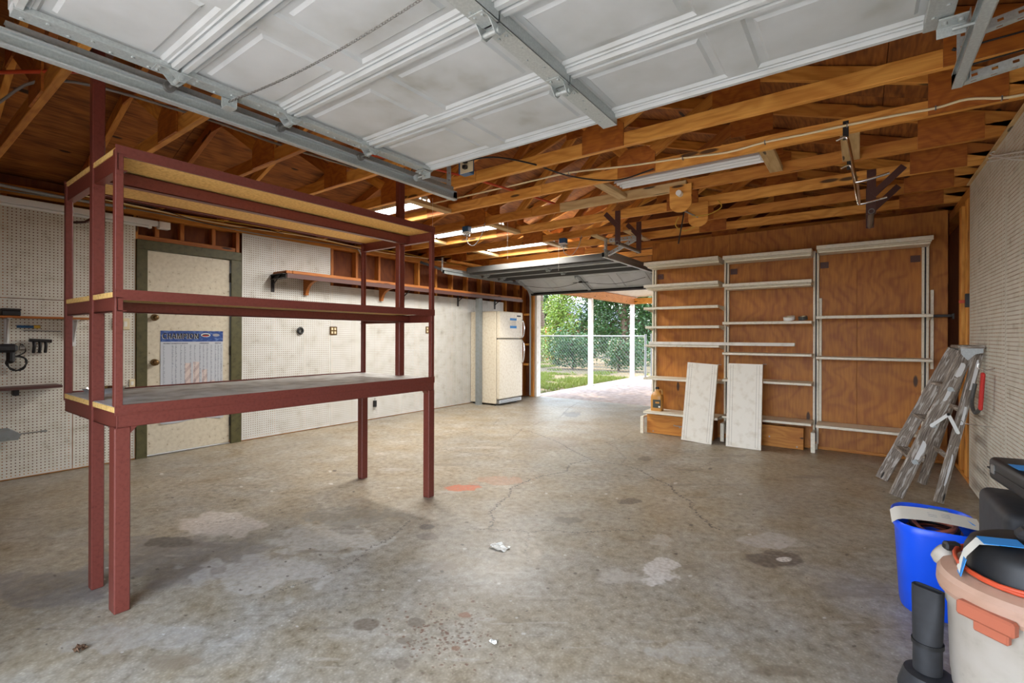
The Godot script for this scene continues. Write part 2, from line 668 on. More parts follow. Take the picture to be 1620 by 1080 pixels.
func make_materials() -> void:
	var pine := wood_image(3, 512, 256, rgb(236, 184, 98), rgb(188, 124, 50), 9.0, 0.16, 5, 0.24)
	var ply := wood_image(21, 512, 512, rgb(206, 144, 62), rgb(156, 94, 32), 8.0, 0.22, 2, 0.36)
	var dk := wood_image(25, 512, 512, rgb(198, 140, 76), rgb(120, 76, 36), 5.0, 0.16, 4, 0.55)
	var board := wood_image(41, 512, 256, rgb(220, 196, 156), rgb(178, 144, 100), 8.0, 0.12, 5, 0.2)
	var old := wood_image(61, 512, 256, rgb(176, 168, 158), rgb(92, 84, 78), 16.0, 0.10, 1, 0.45)
	wood_mat("pine", pine, rgb(255, 240, 218), 2.6, 0.5)
	wood_mat("pine_deep", pine, rgb(222, 196, 160), 2.6, 0.5)
	wood_mat("pine_red", pine, rgb(190, 152, 116), 2.6, 0.5)
	wood_mat("raw_board", board, rgb(244, 236, 216), 2.6, 0.4)
	wood_mat("old_wood_plain", old, rgb(255, 255, 255), 1.2, 0.22, 0.75)
	var im := old.get_image()
	var pn := fn(71, 0.022, 4)
	for y in im.get_height():
		for x in im.get_width():
			var k := pn.get_noise_2d(x * 0.55, y * 1.5)
			if k > 0.2:
				im.set_pixel(x, y, im.get_pixel(x, y).lerp(rgb(216, 216, 214), clampf((k - 0.2) * 7.0, 0.0, 0.9)))
	wood_mat("old_wood", ImageTexture.create_from_image(im), rgb(222, 216, 210), 1.2, 0.22, 0.75)
	wood_mat("ply", ply, rgb(230, 214, 176), 2.44, 1.22, 0.55)
	wood_mat("ply_deep", ply, rgb(228, 196, 160), 1.3, 0.65, 0.6)
	wood_mat("deck", dk, rgb(214, 188, 150), 2.44, 1.22, 0.75)
	wood_mat("sheath", ply, rgb(142, 108, 80), 2.44, 1.22, 0.75)
	wood_mat("shelf_wood", pine, rgb(186, 148, 112), 2.6, 0.3)

	var fl := mat("concrete", Color.WHITE, 0.42, 0.0)
	fl.albedo_texture = floor_texture()
	fl.roughness_texture = ntex(91, 0.012, [[0.0, Color(0.50, 0.50, 0.50)], [0.5, Color(0.66, 0.66, 0.66)], [1.0, Color(0.95, 0.95, 0.95)]], 512, 5)
	fl.roughness = 0.68
	fl.metallic_specular = 0.5
	fl.normal_enabled = true
	fl.normal_texture = bump(93, 0.05, 3.0, 1024, 5)
	fl.normal_scale = 0.10
	mat("patio", rgb(170, 154, 145), 0.85, 0.0, ntex(95, 0.02, [[0.2, rgb(200, 192, 186)], [0.5, rgb(235, 230, 226)], [0.8, rgb(255, 250, 246)]]), 1.7)
	mat("apron", rgb(216, 206, 194), 0.85, 0.0, ntex(95, 0.02, [[0.2, rgb(200, 192, 186)], [0.5, rgb(235, 230, 226)], [0.8, rgb(255, 250, 246)]]), 1.7)

	var dirty := ntex(101, 0.012, [[0.0, rgb(206, 202, 192)], [0.25, rgb(240, 238, 232)], [0.6, rgb(249, 248, 245)], [1.0, rgb(253, 252, 250)]], 512, 5)
	mat("pegboard", rgb(208, 207, 203), 0.55, 0.0, dirty, 1.3)
	mat("pegboard_old", rgb(218, 214, 203), 0.6, 0.0, dirty, 0.9)
	mat("door_paint", rgb(206, 199, 182), 0.5, 0.0, ntex(105, 0.03, [[0.0, rgb(120, 104, 84)], [0.10, rgb(190, 180, 164)], [0.16, rgb(236, 232, 224)], [0.6, rgb(248, 246, 240)], [1.0, rgb(255, 253, 248)]], 512, 5), 0.8)
	mat("green_trim", rgb(84, 80, 46), 0.55, 0.0, ntex(107, 0.03, [[0.0, rgb(170, 160, 140)], [0.35, rgb(225, 225, 220)], [1.0, Color.WHITE]], 256), 0.6)
	mat("dark_gap", rgb(40, 30, 22), 0.9)
	mat("strut_steel", rgb(92, 92, 90), 0.5, 0.3)
	mat("red_steel", rgb(112, 54, 44), 0.42, 0.0, ntex(111, 0.045, [[0.0, rgb(196, 170, 156)], [0.2, rgb(234, 224, 220)], [0.5, rgb(248, 244, 244)], [0.86, Color.WHITE], [0.95, rgb(255, 226, 206)]], 512, 5), 0.5)
	mat("tan_board", rgb(236, 200, 126), 0.7, 0.0, ntex(113, 0.06, [[0.2, rgb(226, 214, 196)], [0.6, rgb(250, 246, 240)], [0.9, Color.WHITE]], 512), 0.7)
	mat("grey_top", rgb(192, 191, 189), 0.4, 0.0, ntex(115, 0.015, [[0.1, rgb(176, 170, 160)], [0.4, rgb(226, 224, 220)], [0.8, Color.WHITE]], 512, 5), 1.1)

	var sp := ntex(121, 0.05, [[0.0, rgb(216, 220, 222)], [0.5, rgb(230, 233, 234)], [1.0, rgb(246, 248, 248)]], 512, 2, FastNoiseLite.TYPE_CELLULAR)
	mat("galv", rgb(206, 212, 212), 0.38, 0.35, sp, 0.25)
	mat("galv_fence", rgb(120, 124, 124), 0.5, 0.3)
	mat("galv_dull", rgb(186, 190, 190), 0.5, 0.3, sp, 0.3)
	mat("steel", rgb(150, 150, 148), 0.4, 0.8)
	mat("dark_metal", rgb(52, 50, 50), 0.5, 0.5)
	mat("brown_steel", rgb(82, 50, 44), 0.5, 0.1)
	mat("chrome", rgb(225, 225, 226), 0.15, 1.0)
	mat("brass", rgb(112, 88, 56), 0.4, 0.8)
	mat("door_skin", rgb(208, 214, 217), 0.42, 0.0, ntex(125, 0.006, [[0.0, rgb(208, 206, 198)], [0.3, rgb(236, 236, 234)], [0.7, rgb(250, 250, 250)], [1.0, Color.WHITE]], 512, 5), 1.4)
	mat("shelf_paint", rgb(236, 230, 213), 0.45, 0.0, ntex(127, 0.03, [[0.0, rgb(150, 136, 112)], [0.09, rgb(216, 208, 194)], [0.18, rgb(242, 240, 234)], [1.0, Color.WHITE]], 512, 5), 0.6)
	mat("fridge_paint", rgb(216, 208, 190), 0.4, 0.0, ntex(129, 0.035, [[0.0, rgb(150, 112, 70)], [0.07, rgb(196, 176, 146)], [0.13, rgb(236, 230, 220)], [0.5, rgb(250, 248, 244)], [1.0, Color.WHITE]], 512, 5), 0.9)
	mat("white", rgb(232, 232, 228), 0.45)
	mat("white_metal", rgb(226, 228, 226), 0.35)
	mat("white_paint", rgb(228, 226, 220), 0.55, 0.0, dirty, 0.7)
	mat("black", rgb(26, 26, 27), 0.5)
	mat("black_rough", rgb(44, 45, 48), 0.62, 0.0, ntex(131, 0.02, [[0.1, rgb(190, 190, 190)], [0.5, rgb(226, 226, 226)], [0.9, Color.WHITE]], 256, 5), 0.3)
	mat("grey_post", rgb(132, 138, 140), 0.6, 0.0, dirty, 0.5)
	mat("cream", rgb(214, 200, 164), 0.55)
	mat("wire_white", rgb(240, 222, 180), 0.5)
	mat("wire_grey", rgb(140, 136, 130), 0.5)
	mat("wire_orange", rgb(196, 74, 40), 0.5)
	mat("wire_black", rgb(30, 28, 28), 0.5)
	mat("wire_yellow", rgb(206, 166, 60), 0.5)
	mat("blue_plastic", rgb(10, 82, 228), 0.38)
	mat("blue_tape", rgb(44, 132, 204), 0.65)
	mat("blue_box", rgb(38, 84, 128), 0.45)
	mat("paper", rgb(226, 224, 214), 0.8)
	mat("ink", rgb(36, 36, 44), 0.7)
	mat("ink_pale", rgb(150, 150, 156), 0.8)
	mat("vac_tub", rgb(188, 180, 170), 0.5, 0.0, dirty, 0.4)
	mat("vac_rim", rgb(184, 148, 128), 0.5, 0.0, dirty, 0.4)
	mat("vac_orange", rgb(176, 98, 72), 0.45)
	mat("red", rgb(190, 36, 30), 0.5)
	mat("amber", rgb(186, 134, 66), 0.35)
	mat("label_print", rgb(60, 66, 58), 0.6)
	mat("paint_white", rgb(206, 206, 204), 0.7)
	mat("stone", rgb(196, 180, 162), 0.9)
	mat("tape_grey", rgb(70, 70, 68), 0.5)
	mat("leaf_brown", rgb(92, 66, 44), 0.8)
	mat("ridge", rgb(104, 98, 92), 0.9)

	var lit := mat("tube_lit", rgb(250, 250, 255), 0.4)
	lit.emission_enabled = true
	lit.emission = rgb(244, 248, 255)
	lit.emission_energy_multiplier = 6.0
	mat("tube_off", rgb(228, 230, 230), 0.2)

	# out of doors
	mat("bark", rgb(112, 92, 74), 0.9, 0.0, ntex(141, 0.03, [[0.2, rgb(150, 140, 130)], [0.7, Color.WHITE]], 256), 0.5)
	for a in [["leaf", rgb(46, 74, 28)], ["leaf_yellow", rgb(96, 118, 36)]]:
		var m := mat(a[0], a[1], 0.5)
		m.backlight_enabled = true
		m.backlight = a[1] * 0.6
	var gr := mat("grass", rgb(92, 104, 32), 0.8)
	gr.backlight_enabled = true
	gr.backlight = rgb(80, 92, 26) * 0.6
	mat("soil", rgb(112, 94, 68), 0.95, 0.0, ntex(143, 0.02, [[0.1, rgb(140, 130, 112)], [0.4, rgb(206, 196, 180)], [0.6, rgb(196, 206, 150)], [0.9, Color.WHITE]], 512, 5), 1.6)
	wood_mat("cedar", pine, rgb(206, 128, 84), 2.0, 0.4, 0.8)
	mat("roof_shingle", rgb(116, 118, 132), 0.9, 0.0, ntex(147, 0.05, [[0.1, rgb(180, 180, 180)], [0.9, Color.WHITE]], 256), 0.6)
	mat("brick_wall", rgb(146, 92, 70), 0.9)
	wood_mat("rust_beam", board, rgb(236, 190, 158), 2.0, 0.4, 0.7)


func m(k: String) -> StandardMaterial3D:
	return M[k]


# ---------------------------------------------------------------- scene

func _ready() -> void:
	rng.seed = 20
	var cam := Camera3D.new()
	cam.name = "camera"
	cam.projection = Camera3D.PROJECTION_FRUSTUM
	cam.near = 0.05
	cam.far = 200.0
	cam.size = 2.0 * cam.near * 540.0 / FPX
	cam.frustum_offset = Vector2(0, -8.0 / FPX * cam.near)
	cam.transform = Transform3D(Basis(Vector3.UP, deg_to_rad(YAW)) * Basis(Vector3.BACK, deg_to_rad(0.2)), EYE)
	add_child(cam)

	var we := WorldEnvironment.new()
	we.name = "environment"
	var env := Environment.new()
	env.tonemap_mode = Environment.TONE_MAPPER_LINEAR
	env.tonemap_exposure = 2.2
	env.sdfgi_enabled = true
	env.ssao_enabled = true
	env.ssil_enabled = true
	env.background_mode = Environment.BG_SKY
	var sk := Sky.new()
	var sm := ProceduralSkyMaterial.new()
	sm.sky_top_color = rgb(186, 204, 228)
	sm.sky_horizon_color = rgb(238, 238, 238)
	sm.ground_bottom_color = rgb(120, 112, 100)
	sm.ground_horizon_color = rgb(206, 204, 200)
	sm.sky_energy_multiplier = 2.2
	sm.sun_angle_max = 12.0
	sk.sky_material = sm
	env.sky = sk
	we.environment = env
	add_child(we)

	var sun := DirectionalLight3D.new()
	sun.name = "sun"
	sun.light_color = rgb(255, 232, 200)
	sun.light_energy = 2.5
	sun.light_angular_distance = 0.8
	sun.shadow_enabled = true
	sun.basis = Basis.looking_at(Vector3(0.82, -0.55, 0.12))
	add_child(sun)

	make_materials()
	build_shell()
	build_roof()
	build_long_wall()
	build_far_end()
	build_partition()
	build_yard()
	build_near_door()
	build_lights()
	build_bench()
	build_overhead()
	build_corner()
	build_litter()


# a perforated hardboard sheet standing at x, its face towards side (+1 or -1); real holes on an inch grid
func peg(parent: Node3D, mt: Material, x: float, side: float, z0: float, z1: float, y0: float, y1: float, phase := 0.0) -> MeshInstance3D:
	var b := mb()
	var st := 0.0254
	var nz := int((z1 - z0 - 0.012) / st)
	var ny := int((y1 - y0 - 0.012) / st)
	var mz := (z1 - z0 - nz * st) / 2.0
	var my := (y1 - y0 - ny * st) / 2.0
	var nn := Vector3(side, 0, 0)
	var hr := 0.0046
	var hx := []
	for k in 8:
		hx.append(Vector2(cos(TAU * (k + 0.5) / 8), sin(TAU * (k + 0.5) / 8)) * hr)
	var v := PackedVector3Array()
	var ix := PackedInt32Array()
	for i in nz:
		for j in ny:
			var cz := z0 + mz + (i + 0.5) * st
			var cy := y0 + my + (j + 0.5) * st
			var base := v.size()
			for q in [Vector2(0.5, 0.5), Vector2(-0.5, 0.5), Vector2(-0.5, -0.5), Vector2(0.5, -0.5)]:
				v.append(Vector3(x, cy + q.y * st, cz + q.x * st))
			for q in hx:
				v.append(Vector3(x, cy + q.y, cz + q.x))
			# corners 0..3 at 45, 135, 225, 315 degrees; ring 4..11 from 22.5 degrees on
			for c in 4:
				var k0 := base + 4 + c * 2
				var k1 := base + 4 + c * 2 + 1
				var k2 := base + 4 + (c * 2 + 2) % 8
				var c0 := base + c
				var c1 := base + (c + 1) % 4
				for tr in [[c0, k0, k1], [c0, k1, c1], [c1, k1, k2]]:
					if side < 0:
						ix.append_array([tr[0], tr[1], tr[2]])
					else:
						ix.append_array([tr[0], tr[2], tr[1]])
	var off := b.v.size()
	b.v.append_array(v)
	for i in v.size():
		b.n.append(nn)
		b.t.append(Vector2(v[i].z, v[i].y))
	for i in ix:
		b.ix.append(i + off)
	# the plain margin and the four edges
	var ga := y0 + my
	var gb := y1 - my
	var ha := z0 + mz
	var hb := z1 - mz
	for q in [[z0, z1, y0, ga], [z0, z1, gb, y1], [z0, ha, ga, gb], [hb, z1, ga, gb]]:
		b.face([Vector3(x, q[2], q[0]), Vector3(x, q[2], q[1]), Vector3(x, q[3], q[1]), Vector3(x, q[3], q[0])], nn)
	var xb := x - side * 0.006
	b.face([Vector3(x, y0, z0), Vector3(x, y0, z1), Vector3(xb, y0, z1), Vector3(xb, y0, z0)], Vector3.DOWN)
	b.face([Vector3(x, y1, z0), Vector3(x, y1, z1), Vector3(xb, y1, z1), Vector3(xb, y1, z0)], Vector3.UP)
	b.face([Vector3(x, y0, z0), Vector3(x, y1, z0), Vector3(xb, y1, z0), Vector3(xb, y0, z0)], Vector3.FORWARD)
	b.face([Vector3(x, y0, z1), Vector3(x, y1, z1), Vector3(xb, y1, z1), Vector3(xb, y0, z1)], Vector3.BACK)
	return put(parent, "pegboard_sheet", b, mt)


func gable(parent: Node3D, z0: float, z1: float, mt: Material) -> void:
	var b := mb()
	var yl := CH + 0.09
	var f := Transform3D(Basis(), Vector3(0, 0, z0))
	b.prism(PackedVector2Array([Vector2(-5.9, yl), Vector2(0.96, yl), Vector2(RX, roof_y(RX) + 0.09)]), z1 - z0, f)
	put(parent, "gable", b, mt)


func roof_y(x: float) -> float:          # underside of the top chords
	return 2.47 + (3.28 - absf(x - RX)) * SL


func build_shell() -> void:
	var s := setting("floor", "worn grey concrete garage slab with cracks, oil drips and pale patches", "floor")
	var b := mb()
	b.face([Vector3(FX0, 0, FZ0), Vector3(FX1, 0, FZ0), Vector3(FX1, 0, FZ1), Vector3(FX0, 0, FZ1)], Vector3.UP, [Vector2(0, 0), Vector2(1, 0), Vector2(1, 1), Vector2(0, 1)])
	for q in [[Vector3(FX0, 0, FZ0), Vector3(FX1, 0, FZ0), Vector3.FORWARD], [Vector3(FX0, 0, FZ1), Vector3(FX1, 0, FZ1), Vector3.BACK], [Vector3(FX0, 0, FZ0), Vector3(FX0, 0, FZ1), Vector3.LEFT], [Vector3(FX1, 0, FZ0), Vector3(FX1, 0, FZ1), Vector3.RIGHT]]:
		b.face([q[0], q[1], q[1] - Vector3(0, 0.15, 0), q[0] - Vector3(0, 0.15, 0)], q[2])
	put(s, "slab", b, m("concrete"))

	# wall with the door and the long shelf: sheathing outside, studs, then pegboard
	var w := setting("wall_left", "stud wall lined with white pegboard below bare brown sheathing", "wall")
	for q in [[0.35, -1.69, 0.0, 2.54], [-2.46, -8.12, 0.0, 2.54], [-1.69, -2.46, 2.05, 2.54]]:
		bx(w, "sheathing", m("sheath"), Vector3(-5.88, q[2], q[0]), Vector3(-5.765, q[3], q[1]), 0.0, 1)
	var sz := [0.3, -0.3, -0.72, -1.13, -1.6, -2.54]
	for i in 14:
		sz.append(-2.96 - i * 0.387)
	for z in sz:
		bx(w, "stud", m("pine_deep") if fmod(absf(z) * 10.0, 2.0) < 1.0 else m("pine_red"), Vector3(-5.765, 0.04, z - 0.019), Vector3(-5.67, 2.36, z + 0.019))
	bx(w, "sole_plate", m("pine_deep"), Vector3(-5.765, 0, -2.46), Vector3(-5.67, 0.04, -7.99))
	bx(w, "sole_plate", m("pine_deep"), Vector3(-5.765, 0, 0.34), Vector3(-5.67, 0.04, -1.69))
	bx(w, "top_plate", m("pine_deep"), Vector3(-5.765, 2.36, 0.34), Vector3(-5.67, 2.445, -7.99))
	bx(w, "header", m("pine_red"), Vector3(-5.765, 2.135, -1.58), Vector3(-5.68, 2.18, -2.52))
	for z in [-1.78, -2.0, -2.3]:
		bx(w, "cripple_stud", m("pine_red"), Vector3(-5.765, 2.18, z - 0.019), Vector3(-5.69, 2.36, z + 0.019))
	peg(w, m("pegboard_old"), XL, 1.0, -1.14, 0.3, 0.012, 1.50)
	peg(w, m("pegboard_old"), XL, 1.0, -1.595, -1.146, 0.012, 1.50)
	peg(w, m("pegboard_old"), XL, 1.0, -1.14, 0.3, 1.506, 2.32)
	peg(w, m("pegboard_old"), XL, 1.0, -1.595, -1.146, 1.506, 2.32)
	peg(w, m("pegboard"), XL, 1.0, -3.70, -2.582, 0.012, 2.36)
	peg(w, m("pegboard"), XL, 1.0, -4.92, -3.704, 0.012, 1.865)
	peg(w, m("pegboard"), XL, 1.0, -6.14, -4.924, 0.012, 1.865)
	peg(w, m("pegboard"), XL, 1.0, -7.50, -6.144, 0.012, 1.865)

	# opposite wall
	var r := setting("wall_right", "stud wall covered with tall beige pegboard sheets", "wall")
	bx(r, "sheathing", m("sheath"), Vector3(0.825, 0, 0.35), Vector3(0.94, 2.54, -8.12), 0.0, 1)
	for i in 16:
		var z := 0.2 - i * 0.405
		bx(r, "stud", m("pine_red") if i % 2 else m("pine_deep"), Vector3(0.73, 0.04, z - 0.019), Vector3(0.825, 2.36, z + 0.019))
	for z in [-5.5, -5.78]:
		bx(r, "stud", m("pine"), Vector3(0.725, 0.04, z - 0.045), Vector3(0.825, 2.36, z + 0.045))
	bx(r, "sole_plate", m("pine_deep"), Vector3(0.73, 0, 0.34), Vector3(0.825, 0.04, -7.99))
	bx(r, "top_plate", m("pine_deep"), Vector3(0.73, 2.36, 0.34), Vector3(0.825, 2.445, -7.99))
	peg(r, m("pegboard_old"), XR, -1.0, -5.29, -4.12, 0.012, 2.43)
	peg(r, m("pegboard_old"), XR, -1.0, -4.116, -2.90, 0.92, 2.15)
	peg(r, m("pegboard_old"), XR, -1.0, -4.116, -2.90, 2.154, 2.43)
	peg(r, m("pegboard_old"), XR, -1.0, -4.116, -2.90, 0.012, 0.916)
	peg(r, m("pegboard_old"), XR, -1.0, -2.896, -1.68, 0.012, 2.43)
	peg(r, m("pegboard_old"), XR, -1.0, -1.676, -0.46, 0.012, 2.43)
	bx(r, "pegboard_edging", m("raw_board"), Vector3(0.70, 2.43, -5.29), Vector3(0.73, 2.445, 0.3))

	# gable the camera looks in from, its door opening behind the eye
	var f := setting("wall_front", "gable wall round the open overhead door", "wall")
	bx(f, "wall_panel", m("sheath"), Vector3(-5.9, 0, ZF), Vector3(-2.30, 2.54, ZF + 0.14), 0.0, 1)
	bx(f, "wall_panel", m("sheath"), Vector3(0.28, 0, ZF), Vector3(0.96, 2.54, ZF + 0.14), 0.0, 1)
	bx(f, "lintel", m("pine_deep"), Vector3(-2.30, 2.14, ZF), Vector3(0.28, 2.54, ZF + 0.14))
	gable(f, ZF, ZF + 0.14, m("sheath"))
	for x in [-2.32, 0.30]:
		bx(f, "jamb", m("white_paint"), Vector3(x - 0.02, 0, ZF - 0.03), Vector3(x + 0.02, 2.16, ZF + 0.16))

	# far gable with the second overhead door
	var k := setting("wall_back", "far gable wall of brown boards with a door opening to the patio", "wall")
	bx(k, "wall_panel", m("sheath"), Vector3(-5.9, 0, ZB - 0.12), Vector3(-5.22, 2.54, ZB), 0.0, 1)
	bx(k, "wall_panel", m("sheath"), Vector3(-2.72, 0, ZB - 0.12), Vector3(0.96, 2.54, ZB), 0.0, 1)
	bx(k, "lintel", m("sheath"), Vector3(-5.22, 2.10, ZB - 0.12), Vector3(-2.72, 2.54, ZB), 0.0)
	gable(k, ZB - 0.12, ZB, m("sheath"))
	for x in [-5.64, -5.48]:
		bx(k, "stud", m("pine_red"), Vector3(x - 0.02, 0, ZB), Vector3(x + 0.02, 2.4, ZB + 0.09))
	for y in [0.62, 1.02, 1.62]:
		bx(k, "blocking", m("pine"), Vector3(-5.62, y, ZB), Vector3(-5.34, y + 0.04, ZB + 0.085))
	bx(k, "jamb", m("pine_deep"), Vector3(-5.33, 0, ZB), Vector3(-5.24, 2.12, ZB + 0.06))
	bx(k, "jamb", m("white_paint"), Vector3(-5.24, 0, ZB - 0.13), Vector3(-5.19, 2.12, ZB + 0.02))
	bx(k, "jamb", m("white_paint"), Vector3(-2.75, 0, ZB - 0.13), Vector3(-2.70, 2.12, ZB + 0.02))
	bx(k, "head_jamb", m("white_paint"), Vector3(-5.24, 2.06, ZB - 0.13), Vector3(-2.70, 2.11, ZB + 0.02))


const Z0 := -0.57
const ZS := 0.597

func build_roof() -> void:
	var s := setting("ceiling", "dark plywood roof decking over open trusses", "ceiling")
	var ang := atan(SL)
	var run := 3.9 / cos(ang)
	for side: float in [-1.0, 1.0]:
		for row in 3:
			for col in 4:
				var b := mb()
				var l0 := row * 1.37
				var l1 := minf(l0 + 1.366, run)
				var z1 := 0.62 - col * 2.32
				var z0 := z1 - 2.316
				var lm := (l0 + l1) / 2.0
				var c := Vector3(RX + side * lm * cos(ang), roof_y(RX) + 0.11 - lm * sin(ang), (z0 + z1) / 2.0)
				b.box(c, Vector3(l1 - l0, 0.016, z1 - z0), 0.0, Basis(Vector3.BACK, -side * ang), 2)
				put(s, "roof_sheet", b, m("deck"))
	for side: float in [-1.0, 1.0]:
		var b := mb()
		var lm := run / 2.0
		b.box(Vector3(RX + side * lm * cos(ang), roof_y(RX) + 0.126 - lm * sin(ang), -3.85), Vector3(run, 0.014, 9.3), 0.0, Basis(Vector3.BACK, -side * ang), 2)
		put(s, "light_seal_layer", b, m("ridge"))  # unseen cover added over the sheets to stop daylight leaking through their seams
	for k in range(-1, 13):
		truss(k)


func truss(k: int) -> void:
	var z := Z0 - ZS * k
	var nth := ["first", "second", "third", "fourth", "fifth", "sixth", "seventh", "eighth", "ninth", "tenth", "eleventh", "twelfth", "thirteenth", "fourteenth"]
	var label: String = "pine roof truss with plywood gussets, " + nth[12 - k] + " from the far gable"
	if k == 5:
		label = "pine roof truss with cream cable stapled along its bottom chord"
	elif k == 4:
		label = "pine roof truss just past the edge of the raised panelled door"
	elif k == 6:
		label = "pine roof truss whose chord carries a rounded wooden paddle and pale board"
	var t := thing("roof_truss", label, "truss", Vector3(RX, CH, z), "roof trusses in a row")
	var mats := [m("pine"), m("pine_deep"), m("pine_red")]
	var bc: Material = mats[0] if k in [4, 5] else mats[(k * 7 + 1) % 2]
	var a := z - 0.038
	bx(t, "bottom_chord", bc, Vector3(-5.76, CH, a), Vector3(RX - 0.3 + 0.25 * (k % 3), CH + 0.089, z), 0.003)
	bx(t, "bottom_chord", mats[(k + 1) % 2] if k > 5 else mats[0], Vector3(RX - 0.3 + 0.25 * (k % 3) + 0.002, CH, a), Vector3(0.82, CH + 0.089, z), 0.003)
	var zc := z - 0.019
	for side: float in [-1.0, 1.0]:
		var e := RX + side * 3.75
		var b := mb()
		b.bar(Vector3(e, roof_y(e) + 0.047, zc), Vector3(RX + side * 0.01, roof_y(RX) + 0.047, zc), 0.038, 0.089, Vector3.UP, 0.002)
		put(t, "top_chord", b, mats[(k + int(side > 0)) % 3])
		var n1 := RX + side * 1.07
		var q := RX + side * 1.78
		for to in [Vector2(q, roof_y(q)), Vector2(RX + side * 0.06, roof_y(RX) - 0.02)]:
			b = mb()
			b.bar(Vector3(n1, CH + 0.089, zc), Vector3(to.x, to.y, zc), 0.036, 0.085, Vector3.BACK.cross(Vector3(to.x - n1, to.y - CH, 0)), 0.002)
			put(t, "web", b, mats[(k + 2) % 3])
		# plywood plates nailed over the joints
		var g := PackedVector2Array([Vector2(n1 - 0.15, CH), Vector2(n1 + 0.15, CH), Vector2(n1 + 0.15, CH + 0.15), Vector2(n1 + 0.08, CH + 0.21), Vector2(n1 - 0.08, CH + 0.21), Vector2(n1 - 0.15, CH + 0.15)])
		plate(t, g, z)
		var qy := roof_y(q)
		plate(t, PackedVector2Array([Vector2(q - 0.15, qy - 0.12 - side * 0.05), Vector2(q + 0.15, qy - 0.12 + side * 0.05 * -1.0), Vector2(q + 0.15, qy + 0.08 - side * 0.05), Vector2(q - 0.15, qy + 0.08 + side * 0.05)]), z)
		var h0 := RX + side * 3.10
		var h1 := RX + side * 2.78
		plate(t, PackedVector2Array([Vector2(h0, CH), Vector2(h0, roof_y(h0) + 0.08), Vector2(h1, roof_y(h1) + 0.06), Vector2(h1, CH)]), z)
	plate(t, PackedVector2Array([Vector2(RX - 0.22, roof_y(RX) - 0.14), Vector2(RX + 0.22, roof_y(RX) - 0.14), Vector2(RX + 0.22, roof_y(RX + 0.22) + 0.07), Vector2(RX, roof_y(RX) + 0.08), Vector2(RX - 0.22, roof_y(RX) - 0.01)]), z)


func plate(t: Node3D, poly: PackedVector2Array, z: float) -> void:
	var b := mb()
	b.prism(poly, 0.011, Transform3D(Basis(), Vector3(0, 0, z + 0.0005)))
	put(t, "gusset", b, m("ply_deep"))


# ---------------------------------------------------------------- wall with the door, the long shelf and the refrigerator

func poster_texture() -> ImageTexture:
	var w := 292
	var h := 468
	var im := Image.create(w, h, false, Image.FORMAT_RGB8)
	im.fill(rgb(182, 187, 194))
	var nz := fn(4, 0.03, 3)
	for y in 56:
		for x in w:
			var k := 0.5 + nz.get_noise_2d(x, y * 2.0) * 0.9
			im.set_pixel(x, y, rgb(44, 72, 134).lerp(rgb(150, 170, 206), clampf(k - 0.45, 0.0, 1.0)))
	# faint picture of drill bits behind the table
	for d in [[0.28, 0.62, 0.035, 0.92], [0.42, 0.36, 0.05, 0.96], [0.55, 0.35, 0.05, 0.96], [0.69, 0.44, 0.045, 0.95], [0.82, 0.57, 0.04, 0.93]]:
		for y in range(int(d[1] * h), int(d[3] * h)):
			for x in range(int((d[0] - d[2]) * w), int((d[0] + d[2]) * w)):
				var q := sin((y + x * 1.3) * 0.12)
				im.set_pixel(x, y, rgb(202, 188, 182) if q > -0.3 else rgb(180, 164, 160))
	# columns of tiny figures
	var r := RandomNumberGenerator.new()
	r.seed = 9
	var cols := [0.04, 0.17, 0.22, 0.30, 0.36, 0.45, 0.52, 0.60, 0.66, 0.72, 0.79, 0.86, 0.91, 0.96]
	for row in 88:
		var y := 74 + row * 4
		for c in cols:
			var x0 := int(c * w)
			for x in range(x0, mini(x0 + r.randi_range(3, 8), w - 2)):
				if r.randf() < 0.8:
					im.set_pixel(x, y, rgb(58, 62, 78))
					if r.randf() < 0.4:
						im.set_pixel(x, y + 1, rgb(96, 100, 114))
	for c in [[0.04, 0.42], [0.60, 0.76], [0.86, 0.97]]:
		for y in [63, 64, 65, 67]:
			for x in range(int(c[0] * w), int(c[1] * w)):
				if r.randf() < 0.75:
					im.set_pixel(x, y, rgb(50, 52, 64))
	for x in range(8, 120):
		im.set_pixel(x, 432, rgb(70, 72, 84))
	im.fill_rect(Rect2i(0, 436, w, 32), rgb(176, 178, 184))
	for y in range(440, 462, 3):
		for x in range(96, 240):
			if r.randf() < 0.65:
				im.set_pixel(x, y, rgb(70, 70, 80))
	return ImageTexture.create_from_image(im)


